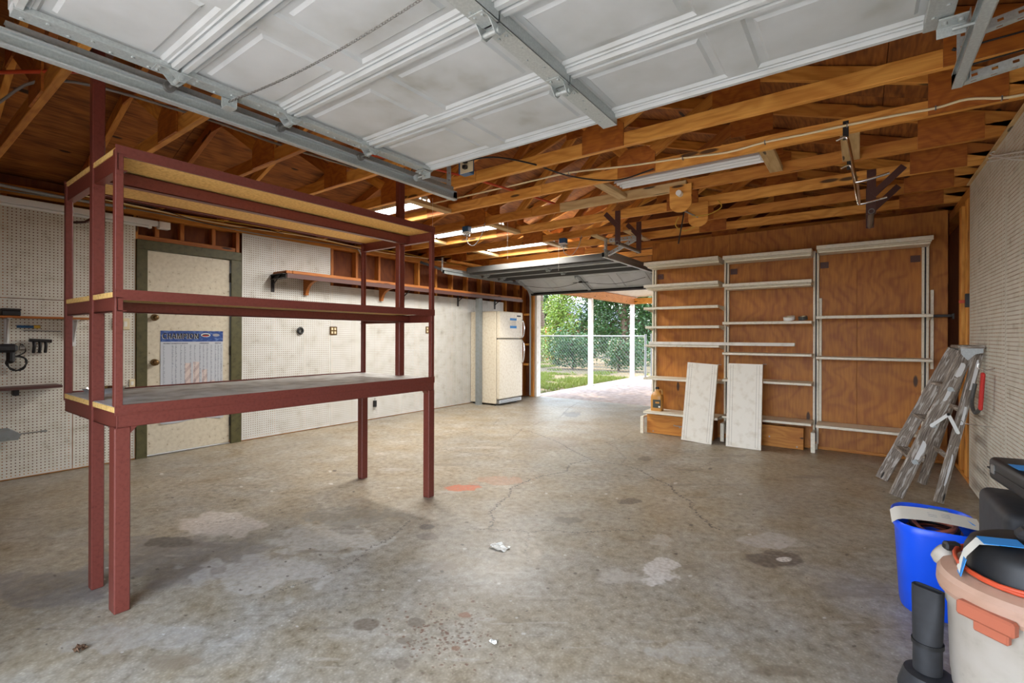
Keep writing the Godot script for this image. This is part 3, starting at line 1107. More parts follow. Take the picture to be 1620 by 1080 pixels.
func build_long_wall() -> void:
	# door in its green painted frame
	var d := setting("door_1", "scuffed cream side door in a dark green frame", "door")
	bx(d, "door_leaf", m("door_paint"), Vector3(-5.715, 0.016, -1.692), Vector3(-5.672, 2.035, -2.456), 0.003)
	var kn := mb()
	for q in [[1.376, 0.024], [0.93, 0.027]]:
		kn = mb()
		var bs := Basis(Vector3.BACK, -PI / 2)
		kn.lathe([Vector2(0.034, 0), Vector2(0.034, 0.006), Vector2(0.012, 0.010), Vector2(0.012, 0.03 if q[0] < 1.0 else 0.012), Vector2(q[1], 0.036), Vector2(q[1] * 1.05, 0.05), Vector2(q[1] * 0.6, 0.062), Vector2(0.0, 0.064)], Vector3(-5.672, q[0], -1.755), 20, bs)
		kn.smooth()
		put(d, "knob" if q[0] < 1.0 else "deadbolt", kn, m("brass"))
	for y in [1.84, 1.03, 0.25]:
		bx(d, "hinge", m("dark_metal"), Vector3(-5.674, y - 0.05, -2.475), Vector3(-5.660, y + 0.05, -2.452), 0.002)
	var t1 := setting("trim_1", "dark green painted boards round the side door", "trim")
	bx(t1, "side_casing", m("green_trim"), Vector3(-5.72, 0, -1.690), Vector3(-5.645, 2.04, -1.602))
	bx(t1, "side_casing", m("green_trim"), Vector3(-5.72, 0, -2.572), Vector3(-5.645, 2.04, -2.462))
	bx(t1, "head_casing", m("green_trim"), Vector3(-5.72, 2.04, -2.572), Vector3(-5.645, 2.132, -1.602))
	bx(t1, "threshold", m("steel"), Vector3(-5.80, 0.0, -2.46), Vector3(-5.66, 0.012, -1.70))

	# printed chart taped to the door
	var po := thing("wall_chart", "printed drill size chart with blue banner taped to the cream door", "poster", Vector3(-5.668, 0.31, -2.095))
	var pm := mat("chart_print", Color.WHITE, 0.35)
	pm.albedo_texture = poster_texture()
	var b := mb()
	var nx := 10
	for i in nx:
		for j in 8:
			var pts := []
			var uv := []
			for q in [[i, j], [i + 1, j], [i + 1, j + 1], [i, j + 1]]:
				var u: float = q[0] / float(nx)
				var v: float = q[1] / 8.0
				var lift := 0.0025 + (0.014 * pow(maxf(0.0, absf(u - 0.5) * 2.0 - 0.5) * 2.0, 2.0) * maxf(0.0, v - 0.86) * 7.0) + 0.0015 * sin(u * 9.0 + v * 5.0)
				pts.append(Vector3(-5.672 + lift, 1.246 - v * 0.935 - (0.012 * sin(u * 8.0) if v > 0.99 else 0.0), -1.805 - u * 0.582))
				uv.append(Vector2(u, v))
			b.face(pts, Vector3.RIGHT, uv)
	b.smooth()
	put(po, "sheet", b, pm)
	var up := Basis(Vector3.UP, PI / 2)
	text(po, "lettering", "CHAMPION", m("paper"), Vector3(-5.6682, 1.188, -1.9825), up, 0.054, 0.325, true)
	text(po, "lettering_dark", "CHAMPION", m("ink"), Vector3(-5.6668, 1.191, -1.986), up, 0.054, 0.325, true)  # the dark printed letters, in front of the offset pale underlay
	text(po, "maker_mark", "CTS", m("ink"), Vector3(-5.662, 0.352, -1.975), up, 0.026, 0.1, true)
	for q in [[-2.214, "paper", 0.045, 0.02], [-2.316, "ink_pale", 0.034, 0.016]]:
		var e := mb()
		e.lathe([Vector2(1.0, 0), Vector2(1.0, 0.0008), Vector2(0, 0.0008)], Vector3(-5.667, 1.203, q[0]), 24, Basis(Vector3.BACK, -PI / 2), q[3], q[2])
		put(po, "emblem", e, m(q[1]))
	var e2 := mb()
	e2.lathe([Vector2(1.0, 0), Vector2(1.0, 0.0012), Vector2(0, 0.0012)], Vector3(-5.6668, 1.201, -2.214), 24, Basis(Vector3.BACK, -PI / 2), 0.013, 0.037)
	put(po, "emblem", e2, m("ink"))
	var e3 := mb()
	e3.lathe([Vector2(1.0, 0), Vector2(1.0, 0.0016), Vector2(0, 0.0016)], Vector3(-5.6668, 1.195, -2.214), 24, Basis(Vector3.BACK, -PI / 2), 0.005, 0.03)
	put(po, "emblem", e3, m("red"))

	# long shelf
	var ls := thing("wall_shelf", "long wooden wall shelf with brown steel front edge above the pegboard", "shelf", Vector3(-5.5, 1.87, -5.3))
	bx(ls, "shelf_board", m("shelf_wood"), Vector3(-5.668, 1.925, -7.72), Vector3(-5.37, 1.963, -3.02), 0.004)
	bx(ls, "shelf_board", m("shelf_wood"), Vector3(-5.66, 1.925, -3.016), Vector3(-5.37, 1.958, -2.94), 0.004)
	var an := mb()
	an.bb(Vector3(-5.375, 1.872, -7.74), Vector3(-5.366, 1.926, -2.95), 0.001)
	an.bb(Vector3(-5.43, 1.917, -7.74), Vector3(-5.367, 1.925, -2.95), 0.001)
	put(ls, "steel_edge", an, m("brown_steel"))
	var ch := mb()
	ch.bb(Vector3(-5.66, 1.865, -2.95), Vector3(-5.38, 1.92, -2.938), 0.001)
	ch.bb(Vector3(-5.66, 1.865, -2.95), Vector3(-5.38, 1.872, -2.90), 0.001)
	ch.bb(Vector3(-5.66, 1.913, -2.95), Vector3(-5.38, 1.92, -2.90), 0.001)
	put(ls, "end_channel", ch, m("dark_metal"))
	for z in [-2.93, -4.95, -6.18, -7.22]:
		var br := mb()
		br.bb(Vector3(-5.66, 1.72, z - 0.02), Vector3(-5.652, 1.925, z + 0.02), 0.001)
		br.bb(Vector3(-5.66, 1.917, z - 0.02), Vector3(-5.40, 1.925, z + 0.02), 0.001)
		br.bar(Vector3(-5.655, 1.80, z), Vector3(-5.48, 1.917, z), 0.008, 0.012)
		put(ls, "bracket", br, m("dark_metal"))
	for z in [-3.36, -4.53]:
		var poly := PackedVector2Array([Vector2(0, 0), Vector2(0, -0.21), Vector2(0.045, -0.21)])
		for i in 9:
			var a := PI - i * PI / 16.0
			poly.append(Vector2(0.27 + 0.22 * cos(a), -0.21 + 0.165 * sin(a)))
		poly.append(Vector2(0.285, -0.03))
		poly.append(Vector2(0.285, 0))
		b = mb()
		b.prism(poly, 0.04, Transform3D(Basis(), Vector3(-5.658, 1.918, z)))
		put(ls, "curved_bracket", b, m("shelf_wood"))

	# small clutter on the perforated board
	var sa := thing("tool_shelf", "short wooden shelf on white steel brackets over a yellow screwdriver", "shelf", Vector3(-5.57, 1.34, -0.95))
	bx(sa, "shelf_board", m("shelf_wood"), Vector3(-5.66, 1.335, -1.235), Vector3(-5.50, 1.352, -0.66))
	for z in [-0.735, -1.15]:
		var br := mb()
		br.bb(Vector3(-5.66, 1.10, z - 0.014), Vector3(-5.654, 1.335, z + 0.014))
		br.bb(Vector3(-5.66, 1.328, z - 0.014), Vector3(-5.52, 1.335, z + 0.014))
		br.prism(PackedVector2Array([Vector2(0, 0), Vector2(0, -0.2), Vector2(0.12, 0)]), 0.006, Transform3D(Basis(), Vector3(-5.656, 1.33, z - 0.003)))
		put(sa, "bracket", br, m("white_metal"))
	var bo := thing("tool_box", "small black box sitting on the short wooden wall shelf", "box", Vector3(-5.6, 1.352, -0.75))
	bx(bo, "body", m("black"), Vector3(-5.65, 1.3525, -0.80), Vector3(-5.53, 1.395, -0.69), 0.006)
	bx(bo, "lid", m("dark_metal"), Vector3(-5.652, 1.395, -0.802), Vector3(-5.528, 1.412, -0.688), 0.004)
	var sb := thing("tool_shelf", "bare dark wooden shelf low on the pegboard under the cord coil", "shelf", Vector3(-5.56, 0.75, -0.85))
	bx(sb, "shelf_board", m("brown_steel"), Vector3(-5.66, 0.755, -1.04), Vector3(-5.46, 0.776, -0.45))
	for z in [-0.6, -0.78]:
		bx(sb, "bracket", m("dark_metal"), Vector3(-5.658, 0.70, z - 0.018), Vector3(-5.58, 0.755, z + 0.018))
	var sd := thing("screwdriver", "screwdriver with blue and yellow handle hung flat below the short shelf", "tool", Vector3(-5.64, 1.265, -0.9))
	rod(sd, "handle", m("blue_box"), [Vector3(-5.642, 1.268, -0.79), Vector3(-5.642, 1.266, -0.89)], 0.011)
	rod(sd, "grip", m("wire_yellow"), [Vector3(-5.642, 1.266, -0.891), Vector3(-5.642, 1.268, -0.93)], 0.014)
	rod(sd, "shank", m("steel"), [Vector3(-5.645, 1.235, -0.83), Vector3(-5.645, 1.230, -1.06)], 0.004)
	var cl := thing("clamp_set", "black spring clamps hung from a bar on the pegboard", "clamp", Vector3(-5.63, 1.1, -0.93))
	rod(cl, "bar", m("black"), [Vector3(-5.63, 1.155, -0.86), Vector3(-5.63, 1.145, -1.0)], 0.014)
	for i in 3:
		var zz := -0.89 - i * 0.036
		rod(cl, "clamp", m("black"), curve([Vector3(-5.63, 1.14, zz), Vector3(-5.615, 1.11, zz), Vector3(-5.63, 1.07, zz), Vector3(-5.64, 1.05, zz)], 4), 0.011)
	var dr := thing("corded_drill", "black corded tool hanging on the pegboard beside its coiled cord", "drill", Vector3(-5.6, 1.05, -0.74))
	b = mb()
	b.box(Vector3(-5.60, 1.09, -0.72), Vector3(0.09, 0.07, 0.14), 0.02)
	put(dr, "body", b, m("black_rough"))
	b = mb()
	b.box(Vector3(-5.60, 1.03, -0.75), Vector3(0.05, 0.13, 0.05), 0.018)
	put(dr, "handle", b, m("black"))
	rod(dr, "chuck", m("steel"), [Vector3(-5.60, 1.09, -0.80), Vector3(-5.60, 1.09, -0.83)], 0.02)
	var cp := []
	for i in 81:
		var a := i * TAU * 4.0 / 80.0
		var rr := 0.058 + 0.006 * sin(i * 0.9)
		cp.append(Vector3(-5.632 + 0.012 * sin(i * 0.37), 0.965 + cos(a) * rr, -0.79 + sin(a) * rr))
	rod(dr, "cord", m("wire_black"), curve([Vector3(-5.6, 1.1, -0.80), Vector3(-5.62, 1.12, -0.82), Vector3(-5.63, 1.06, -0.84), cp[0]], 5) + cp, 0.0045, 6)
	var sw := thing("switch_plate", "tan double switch plate on the pegboard beside the green door frame", "switch", Vector3(-5.655, 1.3, -1.48))
	bx(sw, "plate", m("cream"), Vector3(-5.66, 1.25, -1.55), Vector3(-5.648, 1.36, -1.42), 0.004)
	bx(sw, "toggle", m("dark_metal"), Vector3(-5.65, 1.29, -1.462), Vector3(-5.64, 1.32, -1.45), 0.002)
	bx(sw, "socket", m("paper"), Vector3(-5.65, 1.28, -1.53), Vector3(-5.645, 1.33, -1.505), 0.002)
	var ou := thing("outlet", "small cream outlet low beside the green door frame", "outlet", Vector3(-5.655, 0.735, -1.575))
	bx(ou, "plate", m("cream"), Vector3(-5.66, 0.70, -1.594), Vector3(-5.648, 0.775, -1.548), 0.004)
	bx(ou, "socket", m("paper"), Vector3(-5.649, 0.72, -1.582), Vector3(-5.645, 0.755, -1.56), 0.002)
	for q in [[-3.743, 1.267, "brown four-socket outlet on the white pegboard under the long shelf"], [-5.47, 1.30, "brown outlet on the white pegboard seen past the thin steel upright"]]:
		var o4 := thing("outlet", q[2], "outlet", Vector3(-5.655, q[1], q[0]))
		bx(o4, "plate", m("brass"), Vector3(-5.66, q[1] - 0.055, q[0] - 0.055), Vector3(-5.648, q[1] + 0.055, q[0] + 0.055), 0.004)
		for i in [-1, 1]:
			for j in [-1, 1]:
				bx(o4, "socket", m("cream"), Vector3(-5.65, q[1] + i * 0.024 - 0.016, q[0] + j * 0.022 - 0.014), Vector3(-5.643, q[1] + i * 0.024 + 0.016, q[0] + j * 0.022 + 0.014), 0.003)
	var rh := thing("hose_ring", "black rubber ring hung on the white pegboard", "ring", Vector3(-5.65, 1.262, -3.273))
	var ring := []
	for i in 25:
		ring.append(Vector3(-5.64, 1.262 + cos(i * TAU / 24) * 0.034, -3.273 + sin(i * TAU / 24) * 0.03))
	rod(rh, "ring", m("black"), ring, 0.014)
	rod(rh, "hook", m("steel"), [Vector3(-5.665, 1.30, -3.273), Vector3(-5.62, 1.30, -3.273)], 0.003)
	var bt := thing("file_handle", "small black tool handle hung low on the white pegboard", "tool", Vector3(-5.65, 0.235, -4.41))
	rod(bt, "grip", m("black"), [Vector3(-5.64, 0.18, -4.41), Vector3(-5.64, 0.27, -4.41)], 0.026)
	rod(bt, "shank", m("steel"), [Vector3(-5.64, 0.27, -4.41), Vector3(-5.64, 0.31, -4.41)], 0.005)
	var hk := thing("wooden_hook", "brown wooden hook high on the pegboard by the strip light", "hook", Vector3(-5.6, 2.21, -1.18))
	b = mb()
	b.bar(Vector3(-5.66, 2.20, -1.15), Vector3(-5.56, 2.20, -1.20), 0.02, 0.018)
	b.bar(Vector3(-5.56, 2.20, -1.20), Vector3(-5.53, 2.235, -1.24), 0.02, 0.016)
	put(hk, "peg", b, m("brown_steel"))
	var gb := thing("grey_bracket", "blue-grey steel arm with a thin rod low on the pegboard", "bracket", Vector3(-5.5, 0.4, -0.7))
	b = mb()
	b.prism(PackedVector2Array([Vector2(0, 0), Vector2(0.30, -0.01), Vector2(0.32, 0.03), Vector2(0.26, 0.075), Vector2(0, 0.07)]), 0.16, Transform3D(Basis(Vector3(0, 0, -1), Vector3.UP, Vector3.RIGHT), Vector3(-5.658, 0.36, -0.48)))
	put(gb, "arm", b, m("grey_post"))
	rod(gb, "rod", m("steel"), [Vector3(-5.58, 0.385, -0.79), Vector3(-5.58, 0.385, -0.93)], 0.005)
	b = mb()
	b.box(Vector3(-5.58, 0.385, -0.945), Vector3(0.004, 0.016, 0.04), 0.001)
	put(gb, "tip", b, m("steel"))

	# unlit strip light under the top plate
	var st := thing("strip_light", "unlit white strip light along the top of the pegboard", "light", Vector3(-5.6, 2.27, -0.9))
	bx(st, "batten", m("white_metal"), Vector3(-5.655, 2.275, -1.76), Vector3(-5.595, 2.325, 0.1), 0.004)
	rod(st, "tube", m("tube_off"), [Vector3(-5.625, 2.262, 0.05), Vector3(-5.625, 2.262, -1.69)], 0.0125, 12)
	for z in [0.06, -1.70]:
		bx(st, "socket", m("white"), Vector3(-5.645, 2.245, z - 0.012), Vector3(-5.605, 2.28, z + 0.012), 0.003)
	bx(st, "end_box", m("white"), Vector3(-5.66, 2.255, -1.86), Vector3(-5.58, 2.325, -1.765), 0.004)

	# wiring above the plate
	var wy := [2.395, 2.415, 2.44, 2.42, 2.40]
	var wl := ["grey cable sagging along the top plate above the pegboard", "flexible steel conduit along the top plate above the pegboard", "yellow cable along the top plate towards the far door", "white cable along the top plate towards the far door", "thin black cable drooping above the green door frame"]
	var wm := ["wire_grey", "galv_dull", "wire_yellow", "wire_white", "wire_black"]
	for i in 5:
		var c := thing("electrical_cable" if i != 1 else "steel_conduit", wl[i], "cable", Vector3(-5.6, 2.4, -3))
		var pts := []
		var zz0: float = [0.2, 0.2, -1.4, -1.2, -1.5][i]
		var zz1: float = [-4.2, -1.5, -6.2, -5.8, -3.0][i]
		var k := 14
		for j in k + 1:
			var z := lerpf(zz0, zz1, float(j) / k)
			pts.append(Vector3(-5.645 + 0.024 * i + 0.006 * sin(z * 2.3 + i * 2.0), wy[i] + 0.016 * sin(z * 2.9 + i * 1.7) - (0.035 if i == 4 else 0.0) * sin(z * 5.0), z))
		pts = curve(pts, 5)
		if i == 1:
			var tb := mb()
			tb.tube(pts, 0.012, 8)
			for j in range(0, pts.size() - 1):
				for h in 3:
					var p: Vector3 = pts[j].lerp(pts[j + 1], h / 3.0)
					var dz: Vector3 = (pts[j + 1] - pts[j]).normalized()
					tb.tube([p, p + dz * 0.012], 0.0145, 8, false)
			put(c, "conduit", tb, m(wm[i]))
		else:
			rod(c, "cable", m(wm[i]), pts, 0.0065 if i != 4 else 0.004, 6)
	var cd := thing("conduit_drop", "grey conduit bending down the wall to the long shelf", "conduit", Vector3(-5.64, 2.0, -4.19))
	rod(cd, "pipe", m("galv_dull"), curve([Vector3(-5.62, 2.40, -4.10), Vector3(-5.635, 2.36, -4.15), Vector3(-5.64, 2.28, -4.19), Vector3(-5.64, 2.1, -4.20), Vector3(-5.64, 1.965, -4.20)], 5), 0.012, 8)
	bx(cd, "strap", m("steel"), Vector3(-5.665, 2.10, -4.225), Vector3(-5.625, 2.12, -4.175), 0.001)
	var so := thing("outlet", "white outlet on a wall stud above the long shelf", "outlet", Vector3(-5.66, 2.1, -4.9))
	bx(so, "plate", m("white"), Vector3(-5.669, 2.02, -4.94), Vector3(-5.655, 2.14, -4.87), 0.004)
	bx(so, "plug", m("black"), Vector3(-5.655, 2.07, -4.92), Vector3(-5.62, 2.10, -4.89), 0.004)

	build_fridge()


func build_fridge() -> void:
	var f := thing("refrigerator", "old rust-spotted cream refrigerator with a top freezer against the pegboard", "refrigerator", Vector3(-5.33, 0, -6.865))
	bx(f, "cabinet", m("fridge_paint"), Vector3(-5.652, 0.03, -7.215), Vector3(-5.075, 1.625, -6.515), 0.008)
	bx(f, "top_panel", m("fridge_paint"), Vector3(-5.652, 1.626, -7.212), Vector3(-5.078, 1.637, -6.518), 0.004)
	var fd := bx(f, "freezer_door", m("fridge_paint"), Vector3(-5.068, 1.165, -7.22), Vector3(-5.0, 1.636, -6.512), 0.014)
	var ld := bx(f, "fridge_door", m("fridge_paint"), Vector3(-5.068, 0.115, -7.22), Vector3(-5.0, 1.150, -6.512), 0.014)
	bx(f, "door_gasket", m("dark_metal"), Vector3(-5.076, 0.12, -7.20), Vector3(-5.067, 1.63, -6.53), 0.0)
	bx(f, "kick_grille", m("steel"), Vector3(-5.07, 0.035, -7.20), Vector3(-5.012, 0.10, -6.53), 0.006)
	for i in 3:
		bx(f, "grille_slot", m("black"), Vector3(-5.0125, 0.047 + i * 0.016, -7.16), Vector3(-5.009, 0.053 + i * 0.016, -6.57), 0.0)
	bx(f, "name_plate", m("ink"), Vector3(-5.001, 1.555, -7.15), Vector3(-4.996, 1.580, -7.03), 0.002)
	for q in [[fd, 1.18, 1.50], [ld, 0.72, 1.13]]:
		var hb := mb()
		hb.tube(curve([Vector3(-5.0, q[1], -7.19), Vector3(-4.965, lerpf(q[1], q[2], 0.12), -7.19), Vector3(-4.95, lerpf(q[1], q[2], 0.5), -7.19), Vector3(-4.965, lerpf(q[1], q[2], 0.88), -7.19), Vector3(-5.0, q[2], -7.19)], 6), 0.011, 10)
		put(q[0], "handle", hb, m("chrome"))
	for z in [-6.56, -7.16]:
		for x in [-5.6, -5.12]:
			rod(f, "foot", m("black"), [Vector3(x, 0.0, z), Vector3(x, 0.032, z)], 0.02)
	var n := thing("paper_note", "paper note held with two strips of blue tape on the freezer door", "note", Vector3(-4.998, 1.4, -6.9))
	bx(n, "paper", m("paper"), Vector3(-4.9995, 1.38, -7.01), Vector3(-4.9985, 1.50, -6.83), 0.0)
	bx(n, "tape", m("blue_tape"), Vector3(-4.9985, 1.485, -7.02), Vector3(-4.9975, 1.525, -6.82), 0.0)
	bx(n, "tape", m("blue_tape"), Vector3(-4.9985, 1.345, -7.02), Vector3(-4.9975, 1.39, -6.82), 0.0)
	for i in 5:
		bx(n, "writing", m("ink_pale"), Vector3(-4.9984, 1.402 + i * 0.017, -7.0), Vector3(-4.9980, 1.406 + i * 0.017, -6.86 + 0.01 * (i % 3)), 0.0)
	var p := thing("support_post", "grey painted wooden post standing beside the refrigerator under the shelf", "post", Vector3(-5.41, 0, -6.455))
	bx(p, "post", m("grey_post"), Vector3(-5.455, 0, -6.502), Vector3(-5.367, 1.868, -6.412), 0.004)
	bx(p, "base_plate", m("galv_dull"), Vector3(-5.462, 0, -6.508), Vector3(-5.36, 0.004, -6.406), 0.0)


# ---------------------------------------------------------------- overhead doors

# one section: underside facing n, running from a for l along d, between x0 and x1
func door_section(door: Node3D, x0: float, x1: float, a: Vector3, d: Vector3, l: float, n: Vector3) -> MeshInstance3D:
	var b := mb()
	var P := func(x: float, s: float, h: float) -> Vector3:
		return Vector3(x, a.y, a.z) + d * s + n * h
	var w := (x1 - x0) / 4.0
	var rims := [[0.0, 0.0], [0.055, 0.0], [0.066, -0.011], [0.090, -0.011], [0.101, -0.002], [0.104, -0.002]]
	for i in 4:
		var c0 := x0 + i * w
		var prev := []
		for q in rims:
			var ix: float = q[0] * (1.0 if q[0] > 0 else 0.0)
			var ring := [P.call(c0 + ix, ix, q[1]), P.call(c0 + w - ix, ix, q[1]), P.call(c0 + w - ix, l - ix, q[1]), P.call(c0 + ix, l - ix, q[1])]
			if prev.size():
				for k in 4:
					b.face([prev[k], prev[(k + 1) % 4], ring[(k + 1) % 4], ring[k]], n)
			prev = ring
		b.face(prev, n)
	# folded edges along the joints
	for e in [[0.002, 0.030, 0.018], [l - 0.030, l - 0.002, 0.018], [0.036, 0.044, 0.006], [l - 0.044, l - 0.036, 0.006]]:
		b.loft([[P.call(x0, e[0], 0.0), P.call(x0, e[0] + 0.005, e[2]), P.call(x0, e[1] - 0.005, e[2]), P.call(x0, e[1], 0.0)], [P.call(x1, e[0], 0.0), P.call(x1, e[0] + 0.005, e[2]), P.call(x1, e[1] - 0.005, e[2]), P.call(x1, e[1], 0.0)]], false)
	# outer skin and edges
	b.face([P.call(x0, 0.0, -0.045), P.call(x1, 0.0, -0.045), P.call(x1, l, -0.045), P.call(x0, l, -0.045)], -n)
	for q in [[0.0, -d], [l, d]]:
		b.face([P.call(x0, q[0], 0.0), P.call(x1, q[0], 0.0), P.call(x1, q[0], -0.045), P.call(x0, q[0], -0.045)], q[1])
	for q in [[x0, Vector3.LEFT], [x1, Vector3.RIGHT]]:
		b.face([P.call(q[0], 0.0, 0.0), P.call(q[0], l, 0.0), P.call(q[0], l, -0.045), P.call(q[0], 0.0, -0.045)], q[1])
	return put(door, "section", b, m("door_skin"))


func stile(sec: Node3D, x: float, wd: float, a: Vector3, d: Vector3, l: float, n: Vector3, mt: Material) -> void:
	var b := mb()
	var c := a + d * (l * 0.5)
	c.x = x
	var bs := Basis(Vector3.RIGHT, n, Vector3.RIGHT.cross(n))
	b.box(c + n * 0.020, Vector3(wd, 0.003, l - 0.006), 0.001, bs)
	b.box(c + n * 0.010 + Vector3(wd * 0.5, 0, 0), Vector3(0.003, 0.02, l - 0.006), 0.0, bs)
	b.box(c + n * 0.010 - Vector3(wd * 0.5, 0, 0), Vector3(0.003, 0.02, l - 0.006), 0.0, bs)
	var k := 8
	for i in k:
		var s := l * (i + 0.5) / k
		var p := Vector3(x, a.y, a.z) + d * s + n * 0.0215 + Vector3(wd * 0.22 * (1 if i % 2 else -1), 0, 0)
		b.tube([p, p + n * 0.005], 0.0065, 6)
	put(sec, "stile", b, mt)


func hinge(sec: Node3D, x: float, p: Vector3, d: Vector3, n: Vector3, roller: float) -> void:
	var b := mb()
	var c := Vector3(x, p.y, p.z) + n * 0.024
	var bs := Basis(Vector3.RIGHT, n, Vector3.RIGHT.cross(n))
	b.box(c - d * 0.045, Vector3(0.06, 0.004, 0.07), 0.001, bs)
	b.box(c + d * 0.045, Vector3(0.06, 0.004, 0.07), 0.001, bs)
	for s in [-1, 1]:
		b.prism(PackedVector2Array([Vector2(-0.045, 0), Vector2(0.045, 0), Vector2(0.012, 0.035), Vector2(-0.012, 0.035)]), 0.003, Transform3D(Basis(d, n, d.cross(n)), c + Vector3(s * 0.028, 0, 0)))
		for e in [-0.065, 0.065]:
			b.tube([c + d * e + Vector3(s * 0.016, 0, 0), c + d * e + Vector3(s * 0.016, 0, 0) + n * 0.008], 0.006, 6)
	b.tube([c + n * 0.022 + Vector3(-0.035, 0, 0), c + n * 0.022 + Vector3(0.035, 0, 0)], 0.009, 8)
	put(sec, "hinge", b, m("galv"))
	if roller != 0.0:
		b = mb()
		b.tube([c + n * 0.022, c + n * 0.022 + Vector3(roller, 0, 0)], 0.005, 8)
		b.tube([c + n * 0.022 + Vector3(roller * 0.86, 0, 0), c + n * 0.022 + Vector3(roller * 1.08, 0, 0)], 0.021, 12)
		put(sec, "roller", b, m("steel"))


# rolled steel track: a C section swept along pts in the y-z plane, open towards side
func track(parent: Node3D, x: float, side: float, pts: Array, mt: Material) -> void:
	var prof := [Vector2(0.026, 0.030), Vector2(0.034, 0.026), Vector2(0.034, 0.030), Vector2(0.004, 0.028), Vector2(0.0, 0.022), Vector2(0.0, -0.022), Vector2(0.004, -0.028), Vector2(0.034, -0.030), Vector2(0.034, -0.026), Vector2(0.026, -0.030)]
	prof = [Vector2(0.036, 0.022), Vector2(0.036, 0.029), Vector2(0.006, 0.029), Vector2(0.0, 0.022), Vector2(0.0, -0.022), Vector2(0.006, -0.029), Vector2(0.036, -0.029), Vector2(0.036, -0.022), Vector2(0.034, -0.022), Vector2(0.034, -0.027), Vector2(0.006, -0.027), Vector2(0.002, -0.021), Vector2(0.002, 0.021), Vector2(0.006, 0.027), Vector2(0.034, 0.027), Vector2(0.034, 0.022)]
	var rings := []
	for i in pts.size():
		var d: Vector3 = (pts[mini(i + 1, pts.size() - 1)] - pts[maxi(i - 1, 0)]).normalized()
		var nn := Vector3.RIGHT.cross(d)
		var r := []
		for q in prof:
			r.append(pts[i] + Vector3(x + side * q.x, 0, 0) + nn * q.y)
		rings.append(r)
	var b := mb()
	b.loft(rings, true, true, true)
	put(parent, "rail", b, mt)


func holed_angle(parent: Node3D, a: Vector3, z: Vector3, w: float, up: Vector3, mt: Material) -> void:
	# slotted angle iron: two flanges, dark bolt holes drilled through each
	var d := (z - a).normalized()
	var x := up.cross(d).normalized()
	var l := a.distance_to(z)
	var n := int(l / 0.05)
	var b := mb()
	# flange with real square holes: two strips and the bridges between the holes
	for fl in [[x, up], [up, x]]:
		var p: Vector3 = fl[0]
		b.bar(a + p * (w * 0.16), z + p * (w * 0.16), 0.003 if fl[1] == x else w * 0.32, w * 0.32 if fl[1] == x else 0.003, up)
		b.bar(a + p * (w * 0.84), z + p * (w * 0.84), 0.003 if fl[1] == x else w * 0.32, w * 0.32 if fl[1] == x else 0.003, up)
		for i in n + 1:
			var s0 := maxf(0.0, i * l / n - l / n * 0.34)
			var s1 := minf(l, i * l / n + l / n * 0.34)
			b.bar(a + d * s0 + p * (w * 0.5), a + d * s1 + p * (w * 0.5), 0.003 if fl[1] == x else w * 0.36, w * 0.36 if fl[1] == x else 0.003, up)
	put(parent, "angle_iron", b, mt)


func arc_down(y: float, z0: float, z1: float, sgn: float, r: float, wall: float) -> Array:
	# level from z0 to the bend, then a quarter turn down and straight to the floor; sgn is the way along z
	var pts := [Vector3(0, y, z0), Vector3(0, y, wall - sgn * r)]
	for i in range(1, 9):
		var a := i * PI / 16.0
		pts.append(Vector3(0, y - r + r * cos(a), wall - sgn * r + sgn * r * sin(a)))
	pts.append(Vector3(0, 0.03, wall))
	return pts


